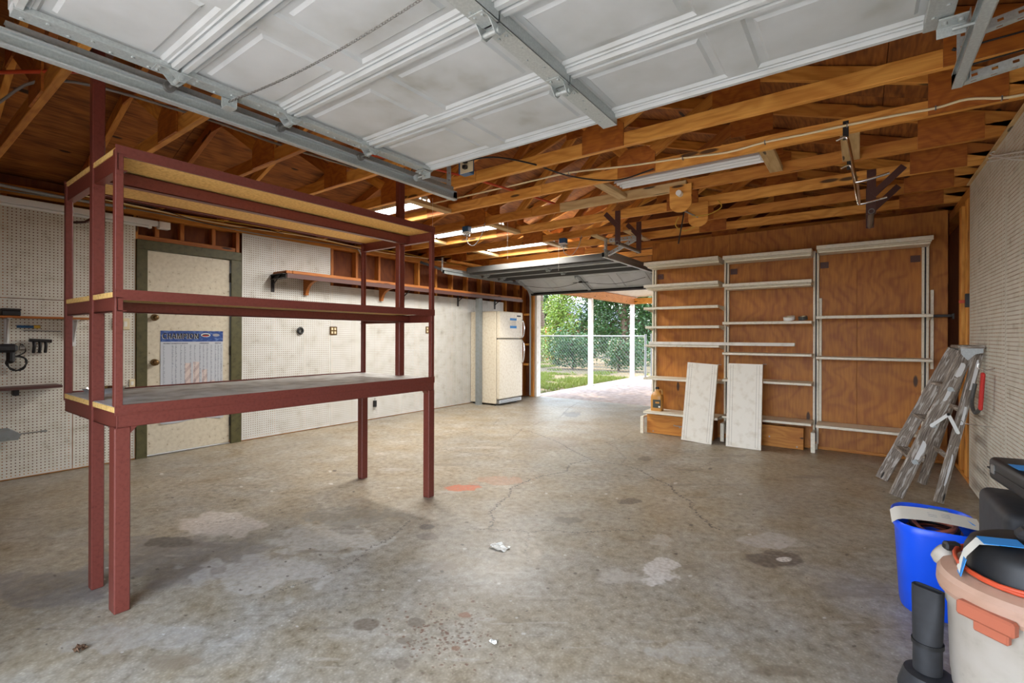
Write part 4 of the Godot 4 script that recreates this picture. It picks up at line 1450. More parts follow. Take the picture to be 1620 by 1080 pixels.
func build_far_end() -> void:
	var x0 := -5.20
	var x1 := -2.66
	var dr := thing("overhead_door", "second raised overhead door hanging at the patio opening, end section tilted", "garage door", Vector3(-3.93, 2.2, -6.9))
	var y := 2.27
	var n := Vector3.DOWN
	var z := -5.90
	for i in 3:
		var a := Vector3(0, y, z)
		var d := Vector3(0, 0, -1)
		var s := door_section(dr, x0, x1, a, d, 0.464, n)
		for x in [x0 + 0.03, (x0 + x1) / 2.0, x1 - 0.03]:
			stile(s, x, 0.06, a, d, 0.464, n, m("galv_dull"))
		for e in [0.06]:
			var b := mb()
			b.bb(Vector3(x0, y - 0.065, z - e - 0.004), Vector3(x1, y - 0.004, z - e + 0.0), 0.0)
			b.bb(Vector3(x0, y - 0.068, z - e - 0.03), Vector3(x1, y - 0.064, z - e + 0.0), 0.0)
			put(s, "strut", b, m("strut_steel"))
		hinge(s, x0 + 0.04, Vector3(0, y, z - 0.464), d, n, -0.10)
		hinge(s, (x0 + x1) / 2.0, Vector3(0, y, z - 0.464), d, n, 0.0)
		z -= 0.466
	var ec := mb()
	ec.bb(Vector3(x0, y - 0.03, -5.898), Vector3(x1, y + 0.05, -5.888), 0.001)
	ec.bb(Vector3(x0, y - 0.035, -5.93), Vector3(x1, y - 0.029, -5.888), 0.001)
	put(dr, "end_strut", ec, m("strut_steel"))
	var a2 := Vector3(0, y - 0.005, z)
	var d2 := (Vector3(0, 2.03, -7.84) - a2).normalized()
	var n2 := d2.cross(Vector3.RIGHT).normalized()
	if n2.y > 0:
		n2 = -n2
	var l2 := a2.distance_to(Vector3(0, 2.03, -7.84))
	var s2 := door_section(dr, x0, x1, a2, d2, l2, n2)
	for x in [x0 + 0.03, (x0 + x1) / 2.0, x1 - 0.03]:
		stile(s2, x, 0.06, a2, d2, l2, n2, m("galv_dull"))
	var b3 := mb()
	var c3 := a2 + d2 * (l2 - 0.03) + n2 * 0.02
	b3.bar(Vector3(x0, c3.y, c3.z), Vector3(x1, c3.y, c3.z), 0.05, 0.035, n2)
	put(s2, "bottom_rail", b3, m("dark_metal"))
	var lock := mb()
	lock.box(a2 + d2 * (l2 * 0.35) + n2 * 0.03 + Vector3(-3.95, 0, 0), Vector3(0.06, 0.03, 0.05), 0.004)
	lock.tube([a2 + d2 * (l2 * 0.35) + n2 * 0.035 + Vector3(-4.1, 0, 0), a2 + d2 * (l2 * 0.35) + n2 * 0.035 + Vector3(-3.8, 0, 0)], 0.006, 6)
	put(s2, "lock_bar", lock, m("dark_metal"))
	var rp := thing("pull_rope", "thin rope sagging across the tilted far door section", "rope", Vector3(-3.9, 2.1, -7.6))
	var rps := []
	for i in 25:
		var t := i / 24.0
		var px := lerpf(x0 + 0.1, x1 - 0.1, t)
		var sag := 0.12 * sin(PI * fmod(t * 2.0, 1.0))
		rps.append(a2 + d2 * (l2 * (0.25 + sag * 2.0)) + n2 * 0.06 + Vector3(px, 0, 0))
	rod(rp, "rope", m("wire_black"), rps, 0.004, 6)

	for q in [[-5.315, 1.0, "steel track of the far door above the refrigerator"], [-2.55, -1.0, "steel track of the far door beside the plywood partition"]]:
		var t := thing("door_track", q[2], "track", Vector3(q[0], 2.2, -6.5))
		track(t, q[0], q[1], arc_down(2.215, -5.45, 0, -1.0, 0.30, -7.93), m("galv"))
		var ax: float = q[0] - q[1] * 0.002
		var ab := mb()
		ab.bb(Vector3(ax - 0.002, 2.245, -7.2), Vector3(ax + 0.002, 2.285, -5.45), 0.0)
		ab.bb(Vector3(ax - 0.03, 2.281, -7.2), Vector3(ax, 2.285, -5.45), 0.0)
		put(t, "stiffener", ab, m("galv_dull"))
		if q[1] > 0:
			holed_angle(t, Vector3(ax - 0.01, 2.22, -5.47), Vector3(ax - 0.01, 2.44, -5.47), 0.035, Vector3.BACK, m("galv_dull"))
			var arm := mb()
			arm.bar(Vector3(ax - 0.02, 2.25, -5.47), Vector3(-5.56, 2.36, -5.2), 0.004, 0.04)
			arm.bar(Vector3(ax - 0.02, 2.41, -5.47), Vector3(-5.54, 2.41, -5.35), 0.004, 0.03)
			put(t, "brace", arm, m("dark_metal"))
		else:
			holed_angle(t, Vector3(ax + 0.01, 2.20, -5.5), Vector3(ax + 0.01, 2.42, -5.5), 0.04, Vector3.BACK, m("galv"))
			holed_angle(t, Vector3(ax + 0.01, 2.21, -5.52), Vector3(ax + 0.42, 2.385, -5.52), 0.04, Vector3.UP, m("galv"))
			holed_angle(t, Vector3(ax + 0.02, 2.385, -5.54), Vector3(ax + 0.44, 2.385, -5.54), 0.04, Vector3.UP, m("galv"))
	for q in [[-2.62, -5.6, "short pale wood block nailed under the trusses at the far door track end"], [-2.2, -5.6, "short pale wood block under the trusses between far door track and pipe hanger"]]:
		var ob := thing("hanger_block", q[2], "board", Vector3(q[0], 2.43, q[1]), "track hanger blocks")
		bx(ob, "block", m("raw_board"), Vector3(q[0] - 0.045, CH - 0.02, -5.96), Vector3(q[0] + 0.045, CH - 0.001, -5.30), 0.002)
	var wb := thing("wooden_batten", "pale wooden batten under the trusses along the long wall above the track", "board", Vector3(-5.42, 2.3, -6.2))
	bx(wb, "batten", m("pine"), Vector3(-5.47, 2.412, -7.4), Vector3(-5.38, 2.448, -5.7))


# ---------------------------------------------------------------- plywood partition and its shelving

func panel_texture() -> ImageTexture:
	# perforated strips of a loose shelf: rows of punched slots, with scuffs
	var w := 160
	var h := 420
	var im := Image.create(w, h, false, Image.FORMAT_RGB8)
	var nz := fn(55, 0.02, 5)
	for y in h:
		for x in w:
			var k := nz.get_noise_2d(x, y)
			var c := rgb(226, 222, 210).lerp(rgb(178, 164, 138), clampf((-k - 0.05) * 0.5, 0.0, 0.35))
			im.set_pixel(x, y, c)
	for x in [12, 24, w - 26, w - 14]:
		for y in range(8, h - 8, 5):
			im.fill_rect(Rect2i(x, y, 2, 2), rgb(92, 84, 70))
	return ImageTexture.create_from_image(im)


func steel_shelf(called: String, label: String, x0: float, x1: float, y: float, lip: float, zf := -5.76, zb := -6.06) -> Node3D:
	var t := thing(called, label, "shelf", Vector3((x0 + x1) / 2.0, y - lip, (zf + zb) / 2.0), "steel shelves on the plywood partition")
	var b := mb()
	b.bb(Vector3(x0, y - 0.004, zb), Vector3(x1, y, zf), 0.001)
	put(t, "deck", b, m("shelf_paint"))
	b = mb()
	b.bb(Vector3(x0, y - lip, zf - 0.004), Vector3(x1, y, zf), 0.001)
	b.bb(Vector3(x0, y - lip, zf - 0.02), Vector3(x1, y - lip + 0.003, zf), 0.0)
	put(t, "front_lip", b, m("shelf_paint"))
	if lip > 0.034:
		# stepped stiffening pan under the deck
		b = mb()
		b.bb(Vector3(x0 + 0.012, y - lip - 0.022, zb + 0.01), Vector3(x1 - 0.012, y - 0.005, zf - 0.10), 0.003)
		b.bb(Vector3(x0 + 0.006, y - lip - 0.006, zb + 0.01), Vector3(x1 - 0.006, y - 0.005, zf - 0.05), 0.003)
		put(t, "under_pan", b, m("shelf_paint"))
	for x in [x0 + 0.003, x1 - 0.003]:
		b = mb()
		b.prism(PackedVector2Array([Vector2(0, 0), Vector2(zb - zf, 0), Vector2(zb - zf, -maxf(lip, 0.05)), Vector2(-0.02, -0.02)]), 0.003, Transform3D(Basis(Vector3.BACK, Vector3.UP, Vector3.LEFT), Vector3(x, y - 0.004, zf)))
		put(t, "end_bracket", b, m("shelf_paint"))
	var n := rng.randi_range(2, 5)
	for i in n:
		var px := lerpf(x0 + 0.08, x1 - 0.1, (i + rng.randf()) / n)
		b = mb()
		b.bb(Vector3(px, y - lip * 0.72, zf + 0.0065), Vector3(px + 0.03, y - minf(lip * 0.4, 0.02) - 0.004, zf + 0.0075), 0.0)
		put(t, "price_label", b, m("paper"))
	return t


func build_partition() -> void:
	var w := setting("wall_partition", "plywood partition standing across the garage behind steel shelving", "wall")
	var z := -6.10
	for q in [[-2.18, -1.245, 0.03, 2.415], [-1.243, -0.02, 0.03, 2.415], [-0.018, 0.68, 0.03, 2.415]]:
		var b := mb()
		b.box(Vector3((q[0] + q[1]) / 2, (q[2] + q[3]) / 2, z - 0.009), Vector3(q[1] - q[0], q[3] - q[2], 0.018), 0.001, Basis(), 1)
		put(w, "plywood_sheet", b, m("ply"))
	for x in [-2.16, -1.65, -1.24, -0.83, -0.42, -0.02, 0.39, 0.66]:
		bx(w, "stud", m("pine_red"), Vector3(x - 0.019, 0.03, z - 0.108), Vector3(x + 0.019, 2.41, z - 0.018))
	bx(w, "sole_plate", m("pine_deep"), Vector3(-2.18, 0, z - 0.108), Vector3(0.68, 0.03, z))
	bx(w, "back_sheet", m("sheath"), Vector3(-2.18, 0.03, z - 0.125), Vector3(0.70, 2.40, z - 0.109), 0.0, 1)

	var ux := [-2.14, -1.27, -0.375, 0.515]
	var un := ["slotted steel upright at the free edge of the plywood beside the patio opening", "slotted steel upright behind the two loose leaning panels", "slotted steel upright between the bay of tape rolls and the widest bay", "slotted steel upright at the end of the shelving by the stepladder"]
	for i in 4:
		var t := thing("shelf_upright", un[i], "upright", Vector3(ux[i], 0.04, -6.07), "uprights of the steel shelving")
		for s in [-1, 1]:
			var b := mb()
			var xx: float = ux[i] + s * 0.0165
			b.bb(Vector3(xx - 0.010, 0.06, -6.098), Vector3(xx + 0.010, 2.13, -6.062), 0.002)
			b.bb(Vector3(xx - 0.005, 0.08, -6.062), Vector3(xx + 0.005, 2.12, -6.058), 0.0)
			put(t, "channel", b, m("shelf_paint"))
		bx(t, "slot_strip", m("dark_metal"), Vector3(ux[i] - 0.0065, 0.08, -6.096), Vector3(ux[i] + 0.0065, 2.11, -6.08), 0.0)
		var pb := mb()
		pb.bb(Vector3(ux[i] + (0.035 if i < 3 else -0.11), 1.94, -6.0985), Vector3(ux[i] + (0.11 if i < 3 else -0.035), 2.005, -6.092), 0.001)
		pb.tube([Vector3(ux[i] + (0.07 if i < 3 else -0.07), 1.972, -6.093), Vector3(ux[i] + (0.07 if i < 3 else -0.07), 1.972, -6.083)], 0.008, 6)
		put(t, "wall_plate", pb, m("brown_steel"))
		if i in [0, 2, 3]:
			bx(t, "foot", m("shelf_paint"), Vector3(ux[i] - 0.02, 0.0, -6.09), Vector3(ux[i] + 0.02, 0.06, -6.05), 0.002)
	for q in [[-0.335, 0.25, 1.62], [0.565, 0.9, 1.66]]:
		var e := thing("spare_channel", "loose thin steel channel standing against the " + ("upright by the tape rolls" if q[0] < 0 else "last upright by the stepladder"), "channel", Vector3(q[0], q[1], -6.07))
		bx(e, "channel", m("shelf_paint"), Vector3(q[0] - 0.012, q[1], -6.098), Vector3(q[0] + 0.012, q[2], -6.07), 0.002)

	var b1 := [[2.12, 0.04, "top steel shelf with double lip, bay beside the patio opening"], [1.842, 0.035, "second steel shelf from the top, bay beside the patio opening"], [1.565, 0.032, "third steel shelf from the top, bay beside the patio opening"], [1.335, 0.032, "fourth steel shelf from the top, bay beside the patio opening"], [1.105, 0.025, "fifth steel shelf with a long loose bar on it, patio bay"], [0.70, 0.026, "sixth steel shelf behind the first leaning panel, patio bay"], [0.285, 0.028, "bottom steel shelf carrying the amber jug, patio bay"]]
	for q in b1:
		steel_shelf("steel_shelf", q[2], -2.16, -1.295, q[0], q[1], -5.74 if q[0] > 1.5 or q[0] < 0.8 else -5.80)
	var b2 := [[2.115, 0.04, "top steel shelf with double lip, middle bay"], [1.80, 0.035, "second steel shelf from the top, middle bay"], [1.372, 0.03, "third steel shelf holding the tape rolls, middle bay"], [1.028, 0.026, "fourth steel shelf from the top, middle bay"], [0.728, 0.026, "fifth steel shelf behind the second leaning panel, middle bay"], [0.315, 0.026, "bottom steel shelf above the wooden drawer box, middle bay"]]
	for q in b2:
		steel_shelf("steel_shelf", q[2], -1.25, -0.395, q[0], q[1])
	var b3 := [[2.135, 0.04, "top steel shelf with double lip, widest bay by the stepladder"], [1.42, 0.03, "second steel shelf from the top, widest bay by the stepladder"], [1.005, 0.026, "third steel shelf from the top, widest bay by the stepladder"], [0.31, 0.028, "bottom steel shelf of the widest bay by the stepladder"]]
	for q in b3:
		steel_shelf("steel_shelf", q[2], -0.355, 0.545, q[0], q[1])
	var lb := thing("loose_bar", "long white steel bar lying across two bays of the shelving", "bar", Vector3(-1.33, 1.105, -5.80))
	bx(lb, "bar", m("white_paint"), Vector3(-2.11, 1.106, -5.83), Vector3(-0.545, 1.142, -5.795), 0.003)
	var db := thing("steel_strip", "dark steel strip reaching past the last upright towards the ladder", "bar", Vector3(0.66, 1.40, -6.06))
	bx(db, "strip", m("dark_metal"), Vector3(0.55, 1.395, -6.05), Vector3(0.715, 1.42, -6.0), 0.002)
	bx(db, "end_tab", m("dark_metal"), Vector3(0.70, 1.375, -6.05), Vector3(0.715, 1.43, -5.99), 0.002)

	# boxes and feet under the bottom shelf
	var dn := [[-2.15, -1.36, -5.845, "long wooden drawer box with wire handle under the amber jug"], [-1.14, -0.475, -5.925, "wooden drawer box under the bottom shelf of the middle bay"]]
	for q in dn:
		var t := thing("drawer_box", q[3], "drawer", Vector3((q[0] + q[1]) / 2.0, 0, q[2] - 0.1))
		bx(t, "front", m("pine_deep"), Vector3(q[0], 0.004, q[2] - 0.02), Vector3(q[1], 0.235, q[2]), 0.002)
		bx(t, "side", m("pine_red"), Vector3(q[0], 0.004, -6.045), Vector3(q[0] + 0.018, 0.23, q[2] - 0.02), 0.002)
		bx(t, "side", m("pine_red"), Vector3(q[1] - 0.018, 0.004, -6.045), Vector3(q[1], 0.23, q[2] - 0.02), 0.002)
		bx(t, "bottom", m("pine_red"), Vector3(q[0] + 0.018, 0.004, -6.045), Vector3(q[1] - 0.018, 0.016, q[2] - 0.02), 0.0)
		if q[0] < -2:
			var hx: float = -1.74
			rod(t, "handle", m("steel"), curve([Vector3(hx - 0.07, 0.135, q[2] + 0.002), Vector3(hx - 0.06, 0.13, q[2] + 0.03), Vector3(hx + 0.06, 0.13, q[2] + 0.03), Vector3(hx + 0.07, 0.135, q[2] + 0.002)], 4), 0.005, 6)
		for i in 3:
			var sc := mb()
			var sp := Vector3(lerpf(q[0] + 0.08, q[1] - 0.06, i / 2.0), 0.03 + 0.08 * (i % 2), q[2])
			sc.tube([sp, sp + Vector3(0, 0, 0.004)], 0.008, 8)
			put(t, "screw", sc, m("steel"))
	var fn_ := [[-2.19, -5.78, "white steel base bracket at the free end of the shelving"], [-1.27, -5.86, "white steel base bracket between the leaning panels"], [-0.385, -5.86, "white steel base bracket beside the wooden drawer box"]]
	for q in fn_:
		var t := thing("base_bracket", q[2], "bracket", Vector3(q[0], 0, q[1]), "base brackets of the shelving")
		bx(t, "leg", m("shelf_paint"), Vector3(q[0] - 0.022, 0.0, q[1] - 0.03), Vector3(q[0] + 0.018, 0.21, q[1]), 0.003)
		bx(t, "arm", m("shelf_paint"), Vector3(q[0] - 0.015, 0.185, -6.06), Vector3(q[0] + 0.012, 0.212, q[1] - 0.03), 0.003)

	# loose shelf panels leaning on the shelving
	var pm := mat("slotted_panel", Color.WHITE, 0.45)
	pm.albedo_texture = panel_texture()
	for q in [[-1.50, 0.165, 0.9, -0.05, "narrower slotted white shelf panel leaning against the first shelf upright"], [-1.01, 0.172, 0.91, 0.0, "wider slotted white shelf panel leaning against the middle bay"]]:
		var t := thing("spare_shelf", q[4], "panel", Vector3(q[0], 0.004, -5.635))
		t.rotation = Vector3(-0.100, -0.01, q[3])
		var b := mb()
		b.box(Vector3(0, q[2] / 2.0, 0), Vector3(q[1] * 2.0, q[2], 0.006), 0.001)
		put(t, "core", b, m("shelf_paint"), true)
		b = mb()
		b.face([Vector3(-q[1], 0, 0.0035), Vector3(q[1], 0, 0.0035), Vector3(q[1], q[2], 0.0035), Vector3(-q[1], q[2], 0.0035)], Vector3.BACK, [Vector2(0, 1), Vector2(1, 1), Vector2(1, 0), Vector2(0, 0)])
		put(t, "slotted_face", b, pm, true)
		for s in [-1, 1]:
			b = mb()
			b.box(Vector3(s * q[1], q[2] / 2.0, -0.012), Vector3(0.004, q[2], 0.03), 0.001)
			put(t, "folded_edge", b, m("shelf_paint"), true)
		b = mb()
		b.tube([Vector3(q[1] * signf(-q[3] + 0.01), q[2] + 0.003, -0.01), Vector3(q[1] * 1.22 * signf(-q[3] + 0.01), q[2] + 0.003, -0.01)], 0.003, 6)
		put(t, "hook_wire", b, m("steel"), true)

	# amber jug
	var j := thing("amber_jug", "amber plastic jug with a dark printed label on the bottom shelf", "jug", Vector3(-2.03, 0.286, -5.87))
	var rings := []
	for q in [[0.0, 1.0], [0.006, 1.03], [0.15, 1.03], [0.19, 0.98], [0.215, 0.75], [0.24, 0.42], [0.25, 0.3], [0.268, 0.3]]:
		var r := []
		for i in 16:
			var a := TAU * i / 16.0
			var c := Vector2(signf(cos(a)) * pow(absf(cos(a)), 0.45), signf(sin(a)) * pow(absf(sin(a)), 0.45))
			r.append(Vector3(c.x * 0.07 * q[1], q[0], c.y * 0.05 * q[1]))
		rings.append(r)
	var b := mb()
	b.loft(rings, true, true, true)
	b.smooth()
	put(j, "bottle", b, m("amber"), true)
	b = mb()
	b.lathe([Vector2(0, 0.292), Vector2(0.022, 0.292), Vector2(0.024, 0.268), Vector2(0.0, 0.268)], Vector3.ZERO, 16)
	put(j, "cap", b, m("black"), true)
	b = mb()
	b.tube(curve([Vector3(0.02, 0.245, 0), Vector3(0.05, 0.262, 0), Vector3(0.062, 0.24, 0), Vector3(0.06, 0.2, 0)], 4), 0.012, 8)
	put(j, "handle", b, m("amber"), true)
	b = mb()
	b.box(Vector3(0.012, 0.09, 0.0525), Vector3(0.095, 0.10, 0.002), 0.0)
	put(j, "label_sheet", b, m("label_print"), true)
	b = mb()
	b.box(Vector3(0.02, 0.105, 0.054), Vector3(0.05, 0.022, 0.001), 0.0)
	put(j, "label_band", b, m("amber"), true)
	b = mb()
	b.box(Vector3(0.045, 0.055, 0.054), Vector3(0.022, 0.02, 0.001), 0.0)
	put(j, "label_patch", b, m("paper"), true)

	# tape rolls
	for q in [[-0.60, "white", 0.055, "roll of white tape lying on the middle bay shelf"], [-0.475, "tape_grey", 0.042, "roll of dark tape lying on the middle bay shelf"]]:
		var t := thing("tape_roll", q[3], "tape", Vector3(q[0], 1.373, -5.84))
		b = mb()
		var r: float = q[2]
		b.lathe([Vector2(r * 0.62, 0), Vector2(r, 0), Vector2(r, 0.035), Vector2(r * 0.62, 0.035), Vector2(r * 0.62, 0)], Vector3.ZERO, 28)
		put(t, "tape", b, m(q[1]), true)
		b = mb()
		b.lathe([Vector2(r * 0.6, 0.001), Vector2(r * 0.62, 0.001), Vector2(r * 0.62, 0.036), Vector2(r * 0.57, 0.036), Vector2(r * 0.57, 0.001)], Vector3.ZERO, 28)
		put(t, "core", b, m("cream"), true)
		t.rotation = Vector3(0.22, 0, 0.1)
		t.position.y += 0.013


# ---------------------------------------------------------------- patio and yard beyond the far door

func leaf_mass(b: MB, c: Vector3, r: Vector3, n: int, size: float, sd: int, lump := 0.35) -> void:
	var g := RandomNumberGenerator.new()
	g.seed = sd
	var nz := fn(sd, 0.9, 2)
	for i in n:
		var d := Vector3(g.randfn(), g.randfn(), g.randfn()).normalized()
		var k := pow(g.randf(), 0.45) * (1.0 + lump * nz.get_noise_3dv(d * 2.2))
		var p := c + d * r * k
		if p.y < 0.02:
			continue
		var x := Vector3(g.randfn(), g.randfn() * 0.6, g.randfn()).normalized()
		var y := x.cross(Vector3(g.randfn(), g.randfn(), g.randfn())).normalized()
		var s := size * g.randf_range(0.6, 1.3)
		b.face([p - x * s, p - y * s * 0.45 + x * s * 0.1, p + x * s, p + y * s * 0.45 + x * s * 0.1])


func tree(called: String, label: String, cat: String, at: Vector3, h: float, crowns: Array, tr: float, grp := "") -> void:
	var t := thing(called, label, cat, at, grp)
	var b := mb()
	if tr > 0:
		b.tube(curve([at, at + Vector3(0.05, h * 0.25, 0.02), at + Vector3(-0.05, h * 0.5, 0.05), at + Vector3(0.1, h * 0.8, 0)], 4), tr, 8)
		for q in crowns:
			b.tube(curve([at + Vector3(-0.05, h * 0.4, 0.05), at.lerp(q[0], 0.6) + Vector3(0, h * 0.25, 0), q[0]], 4), tr * 0.4, 6)
		put(t, "trunk", b, m("bark"))
	var i := 0
	for q in crowns:
		b = mb()
		leaf_mass(b, q[0], q[1], q[2], q[3], int(h * 100) + i * 7 + int(absf(at.x) * 10))
		put(t, "foliage", b, m(q[4]))
		i += 1


func build_yard() -> void:
	var g := setting("ground", "dry yard soil and lawn around the garage", "ground")
	bx(g, "soil", m("soil"), Vector3(-60, -0.4, -70), Vector3(40, -0.06, 30), 0.0)
	var ap := setting("path_driveway", "pale concrete driveway outside the open door", "driveway")
	bx(ap, "slab", m("apron"), Vector3(-5.0, -0.2, 0.5), Vector3(3.2, -0.015, 9.0), 0.0)
	var pt := setting("path_patio", "pale concrete patio slab outside the far door", "patio")
	for i in 4:
		bx(pt, "slab", m("patio"), Vector3(-5.5, -0.25, -8.125 - i * 1.56 - 1.55), Vector3(1.8, -0.012, -8.125 - i * 1.56), 0.004)

	# patio cover: posts, beams, boards
	var pn := ["white patio post standing nearer the garage at the lawn edge", "white patio post at the outer corner of the patio roof"]
	var pz := [-10.8, -13.5]
	for i in 2:
		var t := thing("patio_post", pn[i], "post", Vector3(-5.42, -0.012, pz[i]))
		bx(t, "post", m("white_paint"), Vector3(-5.47, -0.012, pz[i] - 0.05), Vector3(-5.37, 2.16, pz[i] + 0.05), 0.006)
		bx(t, "base_plate", m("galv_dull"), Vector3(-5.49, -0.012, pz[i] - 0.07), Vector3(-5.35, 0.0, pz[i] + 0.07), 0.0)
	var pr := thing("patio_roof", "patio roof of white boards on weathered peeling beams", "roof", Vector3(-3, 2.2, -10.8))
	bx(pr, "beam", m("rust_beam"), Vector3(-5.50, 2.16, -13.62), Vector3(-5.34, 2.36, -8.3), 0.004)
	bx(pr, "beam", m("pine"), Vector3(-5.34, 2.17, -13.6), Vector3(1.6, 2.33, -13.44), 0.004)
	for i in 36:
		var z := -8.18 - i * 0.152
		var b := mb()
		b.bar(Vector3(-5.6, 2.375, z - 0.073), Vector3(1.7, 2.60, z - 0.073), 0.146, 0.022, Vector3.UP, 0.002)
		put(pr, "roof_board", b, m("white_paint"))

	# chain-link fence along the lawn
	var A := Vector3(-12.5, -0.05, -14.9)
	var B := Vector3(-5.15, -0.05, -13.85)
	var fc := thing("chain_link_fence", "galvanised chain-link fence across the lawn behind the patio", "fence", (A + B) / 2.0)
	var dv := (B - A).normalized()
	var L := A.distance_to(B)
	var hh := 1.27
	rod(fc, "top_rail", m("galv_fence"), [A + Vector3(0, hh, 0), B + Vector3(0, hh, 0)], 0.022, 8)
	for s in [0.0, 2.7, 5.45, L]:
		rod(fc, "post", m("galv_fence"), [A + dv * s, A + dv * s + Vector3(0, hh + (0.06 if s >= L else 0.0), 0)], 0.026 if s < L else 0.035, 8)
	var wb := mb()
	var n := int(L / 0.115)
	for i in range(-11, n):
		for s in [-1, 1]:
			var q0: float = i * 0.115
			var u0 := clampf(q0, 0.0, L)
			var u1 := clampf(q0 + 1.25, 0.0, L)
			if u1 - u0 < 0.02:
				continue
			var y0 := 0.03 + (u0 - q0)
			var y1 := 0.03 + (u1 - q0)
			if s < 0:
				y0 = 1.31 - y0
				y1 = 1.31 - y1
			wb.tube([A + dv * u0 + Vector3(0, y0, 0), A + dv * u1 + Vector3(0, y1, 0)], 0.0026, 3, false)
	var wire := put(fc, "wire_mesh", wb, m("galv_fence"))
	wire.set_meta("kind", "stuff")
	var gt := thing("chain_link_gate", "chain-link gate standing between its posts at the patio corner", "gate", Vector3(-4.6, -0.05, -13.9))
	for x in [-4.98, -4.05]:
		rod(gt, "upright", m("galv_fence"), [Vector3(x, -0.03, -13.88), Vector3(x, 1.30, -13.88)], 0.025, 8)
	for y in [0.06, 1.28]:
		rod(gt, "rail", m("galv_fence"), [Vector3(-4.98, y, -13.88), Vector3(-4.05, y, -13.88)], 0.022, 8)
	wb = mb()
	for i in range(-11, 9):
		for s in [-1, 1]:
			var q0: float = i * 0.115
			var u0 := clampf(q0, 0.0, 0.93)
			var u1 := clampf(q0 + 1.2, 0.0, 0.93)
			if u1 - u0 < 0.02:
				continue
			var y0 := 0.06 + (u0 - q0)
			var y1 := 0.06 + (u1 - q0)
			if s < 0:
				y0 = 1.32 - y0
				y1 = 1.32 - y1
			wb.tube([Vector3(-4.98 + u0, y0, -13.88), Vector3(-4.98 + u1, y1, -13.88)], 0.0026, 3, false)
	put(gt, "wire_mesh", wb, m("galv_fence")).set_meta("kind", "stuff")

	# timber fence of the neighbouring plot: each board a piece
	var tf := thing("timber_fence", "brown timber fence behind the bushes below the neighbouring roof", "fence", Vector3(-16, 0, -20))
	for i in 34:
		var p := Vector3(-23.2 + i * 0.30, -0.06, -23.6 + i * 0.03)
		bx(tf, "fence_board", m("cedar"), p, p + Vector3(0.285, 1.75 + 0.02 * (i % 3), 0.02), 0.003, 1)

	# neighbouring house
	var hs := thing("neighbour_house", "brick house with grey shingle roof beyond the timber fence", "house", Vector3(-24, 0, -34))
	bx(hs, "wall", m("brick_wall"), Vector3(-27.0, -0.06, -44), Vector3(-18.2, 2.5, -34), 0.0)
	var b := mb()
	b.prism(PackedVector2Array([Vector2(-25.2, 2.3), Vector2(-16.8, 2.3), Vector2(-21.0, 4.1)]), -0.3, Transform3D(Basis(), Vector3(0, 0, -33.7)))
	put(hs, "gable", b, m("brick_wall"))
	for s: float in [-1.0, 1.0]:
		b = mb()
		b.bar(Vector3(-21.0 + s * 4.7, 2.15, -39), Vector3(-21.0, 4.2, -39), 11.4, 0.14, Vector3.UP)
		put(hs, "roof_slope", b, m("roof_shingle"))
	b = mb()
	b.bar(Vector3(-22.0, 2.05, -31.6), Vector3(-22.0, 2.75, -33.6), 9.0, 0.1, Vector3.UP)
	put(hs, "porch_roof", b, m("roof_shingle"))
	bx(hs, "porch_wall", m("white_paint"), Vector3(-26.0, -0.06, -33.2), Vector3(-19.0, 2.0, -33.0), 0.0)
	bx(hs, "vent", m("white"), Vector3(-21.5, 3.0, -33.7), Vector3(-20.5, 3.15, -33.6))

	# planting
	tree("leafy_bush", "tall yellow-green bush growing beside the timber fence", "bush", Vector3(-11.0, -0.06, -18.6), 3.0, [
		[Vector3(-11.3, 0.9, -18.6), Vector3(0.75, 1.0, 0.8), 3000, 0.06, "leaf_yellow"], [Vector3(-10.8, 2.3, -18.6), Vector3(0.85, 1.1, 0.8), 3400, 0.06, "leaf_yellow"], [Vector3(-10.4, 3.9, -18.6), Vector3(0.9, 1.2, 0.8), 3200, 0.06, "leaf_yellow"]], 0.07)
	tree("leafy_bush", "dark dense bush low behind the chain-link fence", "bush", Vector3(-9.0, -0.06, -16.4), 1.6, [
		[Vector3(-9.4, 0.7, -16.4), Vector3(0.65, 0.85, 0.6), 2600, 0.05, "leaf"], [Vector3(-8.6, 0.65, -16.4), Vector3(0.6, 0.75, 0.6), 2400, 0.05, "leaf"]], 0.05)
	tree("leafy_bush", "dull green undergrowth behind the gate side of the fence", "bush", Vector3(-7.2, -0.06, -16.6), 1.4, [
		[Vector3(-7.25, 0.5, -16.6), Vector3(0.45, 0.7, 0.5), 1700, 0.05, "leaf"], [Vector3(-6.5, 0.55, -16.6), Vector3(0.6, 0.7, 0.5), 1700, 0.05, "leaf"]], 0.05)
	tree("shade_tree", "large dark green tree with leaning trunk behind the fence", "tree", Vector3(-8.6, -0.06, -20.6), 4.4, [
		[Vector3(-9.7, 3.4, -20.6), Vector3(1.1, 1.6, 1.0), 5200, 0.07, "leaf"], [Vector3(-8.5, 3.5, -20.6), Vector3(1.4, 1.6, 1.0), 5600, 0.07, "leaf"], [Vector3(-7.0, 3.2, -20.6), Vector3(1.4, 1.7, 1.0), 5200, 0.07, "leaf"], [Vector3(-8.4, 5.2, -20.6), Vector3(2.2, 1.3, 1.1), 4200, 0.08, "leaf"], [Vector3(-7.6, 1.4, -20.8), Vector3(1.6, 1.3, 0.9), 4200, 0.07, "leaf"], [Vector3(-9.6, 1.4, -20.8), Vector3(0.9, 1.3, 0.9), 3400, 0.07, "leaf"]], 0.17)
	tree("shade_tree", "tall tree with a grey trunk at the jamb side of the patio opening", "tree", Vector3(-13.2, -0.06, -20.6), 6.5, [
		[Vector3(-13.4, 6.2, -20.6), Vector3(1.6, 1.7, 1.4), 2600, 0.10, "leaf"]], 0.24)
